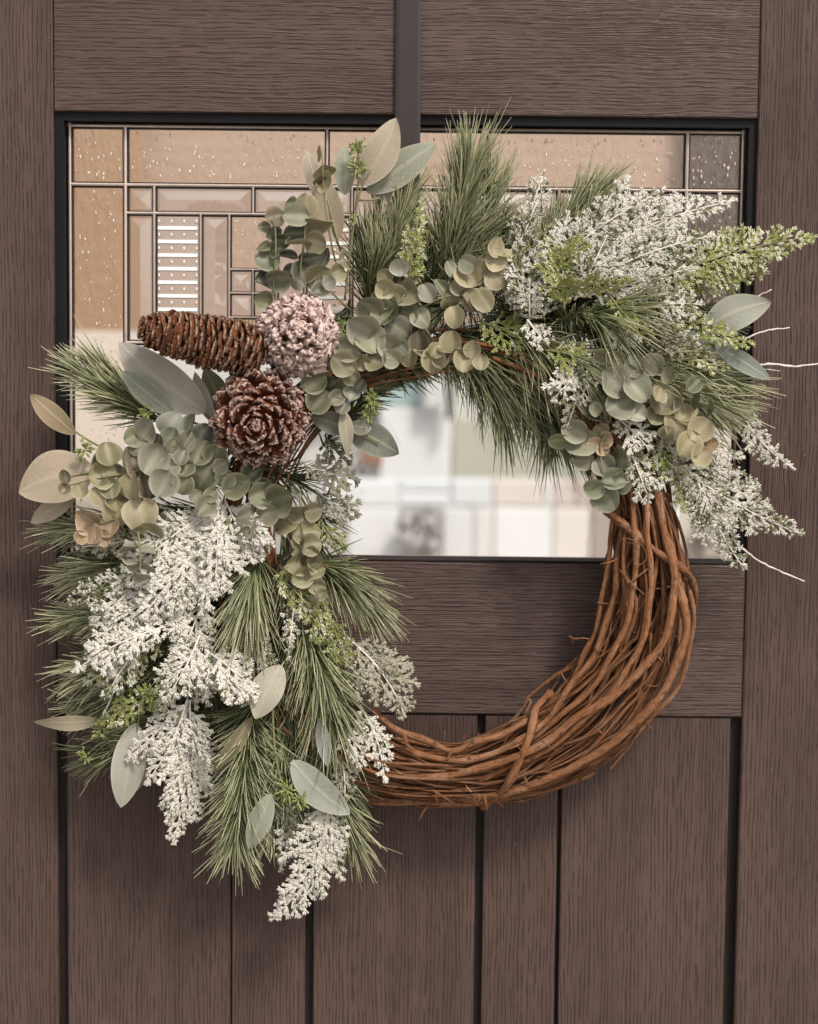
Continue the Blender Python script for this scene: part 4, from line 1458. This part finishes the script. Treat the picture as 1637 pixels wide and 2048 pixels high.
sprig([(820, 630, 80), (870, 602, 94), (920, 584, 98), (960, 560, 98), (988, 510, 98)],
      [(855, 586, 28, 44, GREY), (902, 540, 14, 36, GREY), (885, 575, 22, 40, GREEN), (921, 573, 32, 34, OLIVE), (900, 604, 36, 24, OLIVE), (909, 634, 36, 40, BEIGE), (930, 606, 16, 46, BROWN), (946, 602, 38, 46, BEIGE), (966, 600, 34, 48, BEIGE), (937, 550, 40, 54, BEIGE), (958, 542, 42, 50, BEIGE), (935, 528, 26, 36, GREY), (992, 557, 38, 46, BEIGE), (988, 520, 30, 40, BEIGE), (990, 496, 26, 36, BEIGE), (1010, 509, 28, 18, BEIGE)], BEIGE, 100)
sprig([(620, 740, 80), (655, 785, 90), (700, 800, 92)],
      [(629, 763, 48, 42, GREEN), (660, 770, 24, 42, DARK), (640, 802, 46, 48, GREEN), (690, 770, 30, 34, GREEN), (673, 796, 34, 26, GREY), (702, 789, 30, 24, GREY), (686, 814, 28, 28, GREY), (720, 770, 26, 22, DARK)], GREEN, 92)
# left side
sprig([(330, 930, 90), (260, 945, 98), (190, 958, 100), (135, 972, 98)],
      [(250, 924, 30, 54, GREEN), (276, 936, 38, 46, BROWN), (236, 1003, 50, 32, OLIVE), (297, 971, 38, 58, BROWN), (198, 925, 32, 46, OLIVE), (217, 908, 46, 44, OLIVE), (228, 945, 38, 28, OLIVE), (200, 953, 30, 50, OLIVE), (220, 974, 38, 38, OLIVE), (272, 975, 36, 58, BEIGE), (239, 980, 20, 32, BEIGE), (159, 982, 30, 26, BEIGE), (196, 993, 24, 38, BEIGE), (132, 953, 22, 26, BROWN), (130, 978, 30, 12, BROWN)], OLIVE, 98)
sprig([(310, 1000, 86), (250, 1030, 96), (190, 1050, 98)],
      [(296, 1060, 60, 30, OLIVE), (232, 1026, 46, 50, BEIGE), (281, 1028, 62, 62, BEIGE), (220, 1053, 42, 42, TAN), (206, 1075, 26, 34, TAN), (162, 1074, 16, 32, TAN), (176, 1040, 44, 46, TAN), (188, 1066, 38, 36, TAN)], BEIGE, 102)
sprig([(440, 960, 80), (380, 930, 92), (330, 905, 96), (280, 870, 96)],
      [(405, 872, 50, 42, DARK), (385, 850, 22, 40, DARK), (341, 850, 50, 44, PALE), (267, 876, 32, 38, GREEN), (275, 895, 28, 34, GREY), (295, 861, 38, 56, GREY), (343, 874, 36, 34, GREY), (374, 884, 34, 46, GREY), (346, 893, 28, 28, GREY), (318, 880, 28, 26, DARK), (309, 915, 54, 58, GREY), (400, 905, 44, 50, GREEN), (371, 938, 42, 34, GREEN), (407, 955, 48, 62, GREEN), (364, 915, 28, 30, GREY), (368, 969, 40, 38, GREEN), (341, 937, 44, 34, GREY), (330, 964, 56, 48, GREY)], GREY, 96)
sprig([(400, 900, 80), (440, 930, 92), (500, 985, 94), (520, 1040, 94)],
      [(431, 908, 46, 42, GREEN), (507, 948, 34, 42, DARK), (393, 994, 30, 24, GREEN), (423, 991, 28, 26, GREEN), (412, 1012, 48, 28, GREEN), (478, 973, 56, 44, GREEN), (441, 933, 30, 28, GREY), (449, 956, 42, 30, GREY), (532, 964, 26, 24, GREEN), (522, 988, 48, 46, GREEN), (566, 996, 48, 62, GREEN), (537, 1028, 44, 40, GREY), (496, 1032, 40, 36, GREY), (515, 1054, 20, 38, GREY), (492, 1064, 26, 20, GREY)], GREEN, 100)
sprig([(600, 985, 80), (605, 1060, 90), (612, 1130, 92), (632, 1195, 92)],
      [(590, 1018, 48, 36, OLIVE), (627, 1022, 34, 38, OLIVE), (571, 1083, 32, 44, OLIVE), (571, 1050, 48, 32, OLIVE), (613, 1066, 52, 44, OLIVE), (622, 1090, 40, 40, OLIVE), (586, 1096, 18, 44, BROWN), (630, 1112, 32, 40, OLIVE), (605, 1096, 28, 46, BEIGE), (615, 1128, 24, 42, OLIVE), (592, 1130, 30, 40, OLIVE), (605, 1152, 44, 36, OLIVE), (635, 1142, 32, 26, OLIVE), (632, 1172, 32, 28, OLIVE), (642, 1190, 26, 18, OLIVE), (624, 1200, 18, 28, OLIVE)], OLIVE, 96)
sprig([(275, 1060, 104), (282, 1100, 110), (280, 1150, 112)],
      [(264, 1098, 30, 12, GREY), (296, 1100, 30, 12, GREY), (262, 1125, 34, 12, GREY), (296, 1130, 34, 14, GREY), (282, 1152, 30, 14, GREY)], GREY, 108)
# right cluster
sprig([(1350, 720, 80), (1280, 755, 94), (1240, 800, 98), (1215, 850, 98)],
      [(1202, 714, 30, 30, OLIVE), (1234, 719, 36, 28, OLIVE), (1305, 728, 48, 38, GREY), (1272, 733, 28, 44, GREY), (1215, 747, 44, 34, GREY), (1256, 745, 34, 26, GREEN), (1175, 836, 60, 26, DARK), (1190, 818, 26, 26, GREY), (1226, 766, 60, 54, GREY), (1274, 780, 52, 50, GREY), (1238, 810, 60, 54, GREY), (1268, 829, 48, 30, PALE)], GREY, 100)
sprig([(1290, 800, 88), (1340, 830, 98), (1400, 870, 100), (1420, 900, 98)],
      [(1326, 804, 68, 30, OLIVE), (1308, 833, 40, 28, OLIVE), (1366, 822, 48, 30, BEIGE), (1355, 847, 50, 40, BEIGE), (1335, 868, 34, 28, OLIVE), (1399, 862, 50, 42, BEIGE), (1377, 889, 42, 50, BEIGE), (1420, 890, 34, 24, TAN), (1403, 912, 32, 42, BEIGE)], BEIGE, 100)
sprig([(1250, 850, 88), (1205, 880, 96), (1205, 940, 98), (1215, 1000, 96)],
      [(1150, 862, 50, 40, GREY), (1162, 888, 60, 40, GREY), (1120, 880, 40, 30, GREEN), (1202, 862, 34, 22, OLIVE), (1166, 922, 40, 32, GREY), (1189, 889, 30, 26, TAN), (1212, 880, 26, 30, TAN), (1207, 899, 26, 22, TAN), (1240, 922, 14, 54, GREEN), (1208, 932, 44, 36, GREY), (1229, 961, 46, 32, (0.26, 0.28, 0.18)), (1250, 976, 28, 14, GREEN), (1190, 975, 40, 36, (0.26, 0.28, 0.18)), (1210, 990, 54, 50, (0.26, 0.28, 0.18))], GREY, 98)
sprig([(1310, 760, 98), (1345, 775, 106), (1370, 800, 106)],
      [(1400, 800, 20, 40, GREEN), (1430, 815, 16, 36, GREEN), (1340, 752, 16, 34, GREEN), (1365, 790, 14, 40, GREEN), (1388, 770, 40, 12, GREEN), (1318, 790, 36, 16, BEIGE)], GREEN, 104)


# ---- large willow-shaped eucalyptus leaves
def big_leaf(parent, bp, tp, width, col, bow=0, cup=0.12, twist=0.0, seed=0, pw=0.9):
    rs = np.random.default_rng(seed + 40)
    b = WA(bp[0], bp[1], bp[2] / 1000)
    t_ = WA(tp[0], tp[1], tp[2] / 1000)
    a = t_ - b
    L = np.linalg.norm(a)
    a /= L
    n0 = np.array((0, -1.0, 0))
    n0 -= a * np.dot(n0, a)
    n0 /= np.linalg.norm(n0)
    lat = np.cross(a, n0)
    c_, s_ = math.cos(twist), math.sin(twist)
    lat, n0 = lat * c_ + n0 * s_, n0 * c_ - lat * s_
    nu, nv = 17, 11
    hw = width * PX / 2 / max(0.25, abs(c_))
    V, ed, rb, at_t, at_s = [], [], [], [], []
    for i in range(nu):
        t = i / (nu - 1)
        wd = hw * (max(0, math.sin(math.pi * min(1, t ** pw * 0.985 + 0.012))) ** 0.72)
        for j in range(nv):
            s = -1 + 2 * j / (nv - 1)
            p = b + a * L * t + lat * (wd * s + math.sin(math.pi * t) * bow * PX)
            p = p + n0 * (cup * wd * abs(s) ** 1.5 - 0.06 * L * math.sin(math.pi * t) * (-1) + 0.0012 * math.sin(7 * t + seed) * s)
            V.append(p)
            at_t.append(t * 1.5)
            at_s.append(abs(s))
            ed.append(0.7 if j in (0, nv - 1) else 0.0)
            rb.append(1.0 if j == nv // 2 else 0.0)
    V = np.array(V)
    V[:, 1] = np.minimum(V[:, 1], -0.003)
    F = [(i * nv + j, i * nv + j + 1, (i + 1) * nv + j + 1, (i + 1) * nv + j) for i in range(nu - 1) for j in range(nv - 1)]
    o = link('leaf', new_mesh('leaf', V, np.array(F), {'edge': ed, 'rib': rb, 'vt': at_t, 'vs': at_s}), MT['leaf'], parent)
    o.color = (col[0] * 1.12, col[1] * 1.08, col[2] * 1.03, 1)
    return o


def big_sprig(stems, leaves, label=None, r=2.4):
    cs = []
    for s in stems:
        c = smooth_curve([WA(x, y, d / 1000) for x, y, d in s], 0.005)
        cs.append((c, np.linspace(r, r * 0.7, len(c)) * PX))
    st = tube_obj('willow_eucalyptus_sprig', cs, MT['twig'], wreath, 6, label=label)
    for i, L in enumerate(leaves):
        big_leaf(st, *L, seed=int(L[0][0] + L[0][1]))
    return st


PG = (0.500, 0.423, 0.340)
BG = (0.300, 0.313, 0.246)
big_sprig([[(690, 600, 70), (705, 470, 84), (722, 380, 88), (750, 330, 90), (785, 275, 91)], [(712, 420, 84), (718, 340, 86), (716, 290, 86)], [(718, 400, 84), (745, 400, 84), (760, 395, 82)]],
          [((690, 390, 78), (690, 290, 76), 40, (0.36, 0.38, 0.31)), ((735, 385, 80), (874, 286, 74), 62, BG, 0, 0.1), ((755, 340, 78), (775, 405, 76), 46, BG), ((722, 372, 86), (793, 236, 92), 66, PG, 6, 0.14)])
big_sprig([[(690, 530, 60), (672, 470, 76), (655, 400, 78)]], [((676, 478, 74), (640, 345, 74), 58, (0.42, 0.35, 0.26), -4), ((640, 395, 66), (612, 300, 64), 34, (0.45, 0.38, 0.31))])
big_sprig([[(440, 860, 70), (405, 820, 84), (360, 770, 86), (310, 728, 86)], [(400, 850, 70), (350, 830, 84)]],
          [((432, 850, 66), (390, 742, 74), 34, (0.62, 0.60, 0.56), 0, 0.1, 0.6), ((455, 830, 60), (410, 735, 62), 50, GREEN), ((412, 824, 84), (238, 686, 92), 84, (0.42, 0.40, 0.37), -6, 0.08), ((346, 828, 92), (243, 742, 96), 44, (0.25, 0.27, 0.23), 0, 0.1)])  # first leaf coloured near white to paint its edge-on highlight
big_sprig([[(300, 935, 80), (205, 895, 80), (150, 862, 78), (95, 815, 76)]], [((150, 868, 78), (60, 788, 76), 42, (0.36, 0.28, 0.18), 0, 0.1)])
big_sprig([[(240, 950, 80), (185, 945, 84), (120, 958, 86)]],
          [((155, 985, 70), (62, 1046, 66), 40, (0.46, 0.40, 0.32)), ((190, 938, 82), (38, 985, 80), 100, (0.56, 0.46, 0.37), 8, 0.06)])
big_sprig([[(640, 830, 80), (700, 855, 84), (760, 885, 84)], [(660, 800, 88), (690, 835, 90), (694, 880, 90)]],
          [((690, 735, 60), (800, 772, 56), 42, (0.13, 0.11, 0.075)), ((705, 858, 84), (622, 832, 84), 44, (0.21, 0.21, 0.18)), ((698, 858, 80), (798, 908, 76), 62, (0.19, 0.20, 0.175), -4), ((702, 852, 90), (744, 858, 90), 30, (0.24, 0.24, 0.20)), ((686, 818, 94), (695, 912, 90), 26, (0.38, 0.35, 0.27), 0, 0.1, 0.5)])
big_sprig([[(1380, 680, 70), (1430, 690, 82), (1470, 705, 84), (1510, 735, 82)], [(1380, 650, 70), (1450, 640, 80), (1500, 620, 82)]],
          [((1405, 660, 80), (1543, 604, 84), 66, (0.42, 0.43, 0.38), -8, 0.1), ((1360, 668, 76), (1497, 748, 78), 62, (0.36, 0.39, 0.34), 0, 0.08), ((1430, 690, 86), (1542, 760, 84), 36, (0.27, 0.31, 0.28), 0, 0.1)])
big_sprig([[(260, 1400, 70), (230, 1432, 76), (190, 1440, 76)]], [((208, 1440, 74), (66, 1444, 66), 30, (0.47, 0.42, 0.31), 0, 0.1, 0.3)])
big_sprig([[(290, 1380, 70), (278, 1440, 78), (262, 1530, 78)]], [((280, 1452, 66), (262, 1590, 60), 50, (0.40, 0.37, 0.32), -10), ((272, 1446, 78), (242, 1615, 74), 66, (0.52, 0.51, 0.46), -2, 0.1)])
big_sprig([[(545, 1400, 84), (548, 1470, 90), (555, 1530, 92), (575, 1600, 88)], [(552, 1520, 90), (530, 1570, 92), (522, 1640, 90)], [(515, 1415, 94), (480, 1480, 96)]],
          [((505, 1432, 96), (424, 1546, 100), 30, (0.22, 0.19, 0.12), 0, 0.2, 0.4), ((542, 1588, 94), (498, 1698, 90), 46, (0.37, 0.39, 0.32)), ((584, 1522, 88), (700, 1628, 84), 64, (0.42, 0.44, 0.40), 6, 0.12), ((562, 1330, 104), (512, 1438, 108), 62, (0.53, 0.50, 0.42), 4, 0.08)])
big_sprig([[(640, 1420, 84), (646, 1480, 88)]], [((640, 1436, 88), (656, 1534, 90), 28, (0.33, 0.36, 0.35))])


# ---- little pale green seed heads
def seeds(px, py, d, rad, n, seed, asp=1.0):
    rs = np.random.default_rng(seed)
    c = WA(px, py, d / 1000)
    Dv = rs.normal(size=(n, 3))
    Dv[:, 1] = -np.abs(Dv[:, 1]) * 0.7
    Dv /= np.linalg.norm(Dv, axis=1)[:, None]
    P = c + Dv * rad * PX * rs.uniform(0.15, 0.7, (n, 1)) * np.array((1, 1, asp))
    sd_ = np.cross(Dv, rs.normal(size=(n, 3)))
    sd_ /= np.linalg.norm(sd_, axis=1)[:, None]
    nr = np.cross(Dv, sd_)
    T, F = ell_template()
    k = rs.uniform(0.7, 1.2, (n, 1))
    V, FF = inst(T, F, P, sd_ * 0.0010 * k, nr * 0.0010 * k, Dv * rad * PX * 0.22 * k)
    link('seed_head', new_mesh('seed_head', V, FF), MT['seed'], wreath, kind='stuff')


for i, (x, y, d, r_, n_) in enumerate([(716, 300, 92, 24, 46), (716, 335, 92, 26, 52), (708, 440, 92, 16, 24), (292, 825, 92, 24, 40), (168, 900, 92, 26, 44), (745, 800, 94, 26, 60), (738, 830, 92, 22, 40),
                                       (172, 1510, 74, 22, 30), (200, 1462, 78, 24, 34), (300, 1390, 96, 26, 46), (575, 1580, 92, 30, 60), (600, 1600, 92, 26, 44), (1180, 900, 92, 18, 20)]):
    seeds(x, y, d, r_, n_, i, 1.2)


# ---- pine cones
def scale_variant(seed, lumpy=0.0):
    rs = np.random.default_rng(seed + 300)
    nu, nv = 8, 7
    top, bot, tp = [], [], []
    for i in range(nu):
        t = i / (nu - 1)
        wd = 0.5 * (0.32 + 0.68 * math.sin(min(1, t / 0.74) * math.pi / 2) ** 1.3)
        if t > 0.74:
            wd *= math.sqrt(max(0.02, 1 - ((t - 0.74) / 0.30) ** 2))
        for j in range(nv):
            s = -1 + 2 * j / (nv - 1)
            yy = t - 0.06 * s * s * t
            lip = 0.30 * math.exp(-((t - 0.86) / 0.17) ** 2) * (1 - 0.4 * s * s)
            z = 0.10 * t * t + 0.10 * s * s * t + lip
            j1 = rs.normal(0, 0.012 + 0.05 * lumpy, 3) * (0.3 + t)
            top.append((wd * s + j1[0], yy + j1[1], z + j1[2]))
            bot.append((wd * s * 0.96, yy - 0.015, z - 0.10 - 0.95 * lip))
            tp.append(min(1, max(0, (t - 0.55) / 0.4) + 0.25 * abs(s) ** 3))
    n = nu * nv
    V = np.array(top + bot)
    F = []
    for i in range(nu - 1):
        for j in range(nv - 1):
            a, b, c, d = i * nv + j, i * nv + j + 1, (i + 1) * nv + j + 1, (i + 1) * nv + j
            F += [(a, b, c, d), (n + d, n + c, n + b, n + a)]
        for j, fl in ((0, 0), (nv - 1, 1)):
            a, d = i * nv + j, (i + 1) * nv + j
            F.append((a, d, n + d, n + a) if not fl else (d, a, n + a, n + d))
    for j in range(nv - 1):
        a, b = (nu - 1) * nv + j, (nu - 1) * nv + j + 1
        F.append((a, b, n + b, n + a))
    return new_mesh('scale', V, np.array(F), {'tip': np.array(tp + [x * 0.5 for x in tp])})


def cone(ctr, axis, length, Rm, prof, n, mt, open0, open1, sw, lumpy, seed, label, nfrost, fsize, spread, fmat, zs=0.9):
    """ctr: world point of the middle, axis: towards the tip"""
    axis = Vector(axis).normalized()
    q = axis.to_track_quat('Z', 'Y').to_matrix()
    base = Vector(ctr) - axis * length * 0.5
    rs = random.Random(seed)
    tt = np.linspace(0, 1, 14)
    cl = [np.array(base + axis * length * 0.74 * t) for t in tt]
    core = tube_obj('pine_cone', [(np.array(cl), np.array([max(0.0015, Rm * 0.55 * np.interp(t, prof[0], prof[1])) for t in tt]))], MT['brown_twig'], wreath, 10, label=label)
    vs = []
    for k in range(4):
        me = scale_variant(seed * 10 + k, lumpy)
        me.materials.append(MT[mt])
        vs.append(me)
    ga = math.radians(137.508)
    tips = []
    for i in range(n + 7):
        t = min(1.0, ((i + 0.5) / n) ** 0.92)
        az = i * ga + rs.uniform(-0.13, 0.13)
        rt = Rm * np.interp(t, prof[0], prof[1]) * (1.0 if i < n else 0.45)
        op = math.radians(open0 + (open1 - open0) * t ** 1.2 + rs.uniform(-11, 11))    # angle from the axis
        L = max(rt * 0.72, Rm * 0.20) / max(0.45, math.sin(max(op, 0.5)))
        L = min(L, Rm * 0.95)
        wd = Rm * sw * (0.55 + 0.45 * np.interp(t, prof[0], prof[1])) * rs.uniform(0.75, 1.2)
        rad = Vector((math.cos(az), math.sin(az), 0))
        yd = rad * math.sin(op) + Vector((0, 0, 1)) * math.cos(op)
        zd = Vector((0, 0, 1)) * math.sin(op) - rad * math.cos(op)
        xd = yd.cross(zd)
        Rl = Matrix((xd, yd, zd)).transposed()
        Rl = Rl @ Matrix.Rotation(rs.uniform(-0.15, 0.15), 3, 'Y') @ Matrix.Rotation(rs.uniform(-0.12, 0.12), 3, 'Z')
        tipp = rad * rt * rs.uniform(0.93, 1.05) + Vector((0, 0, length * t))
        if i >= n:
            tipp.z *= 1.01
        org = tipp - yd * L
        for _ in range(nfrost):
            o2 = xd * wd * rs.uniform(-0.42, 0.42) - yd * L * abs(rs.gauss(0, spread)) + zd * wd * rs.uniform(0.05, 0.34)
            tips.append(np.array(base + q @ (tipp + o2)))
        Mx = (q @ Rl @ Matrix.Diagonal((wd, L, wd * zs))).to_4x4()
        Mx.translation = base + q @ org
        link('scale', vs[rs.randrange(4)], None, core, Mx)
    # crumbs of frosting stuck to the rims of the scales
    rg = np.random.default_rng(seed)
    tips = np.array(tips)
    k = len(tips)
    A = rg.normal(size=(k, 3)); A /= np.linalg.norm(A, axis=1)[:, None]
    B = np.cross(A, rg.normal(size=(k, 3))); B /= np.linalg.norm(B, axis=1)[:, None]
    Cx = np.cross(A, B)
    sz = fsize * rg.uniform(0.5, 1.35, (k, 1))
    T, F = ell_template()
    V, FF = inst(T, F, tips, A * sz, B * sz * 0.8, Cx * sz * 0.62)
    V += rg.normal(0, fsize * 0.12, V.shape)
    link('frosting', new_mesh('frosting', V, FF), MT[fmat], core, kind='stuff')
    return core


cone(W(520, 838, 0.108), (-0.02, -1, -0.16), 0.074, 0.049, ([0, 0.12, 0.38, 0.7, 0.9, 1.0], [0.80, 0.95, 1.0, 0.80, 0.48, 0.16]), 104, 'cone_a', 96, 44, 0.37, 0.6, 1,
     'reddish brown pine cone facing out with frosted scale tips', 4, 0.00105, 0.12, 'frost_pink')
cone(W(597, 668, 0.100), (0.10, -1, 0.16), 0.066, 0.041, ([0, 0.12, 0.38, 0.7, 0.9, 1.0], [0.80, 0.95, 1.0, 0.86, 0.60, 0.22]), 92, 'cone_b', 88, 24, 0.56, 1.0, 2,
     'pine cone thickly coated in pinkish white frosting', 12, 0.0019, 0.30, 'frost_pale')
cone(W(410, 682, 0.112), (-0.97, -0.26, 0.19), 0.116, 0.0262, ([0, 0.10, 0.30, 0.55, 0.8, 0.93, 1.0], [0.74, 0.94, 1.0, 0.96, 0.80, 0.66, 0.36]), 150, 'cone_c', 94, 62, 1.0, 0.5, 3,
     'long dark brown pine cone lying sideways, its tip to the left', 2, 0.0006, 0.06, 'frost_tan', 0.42)
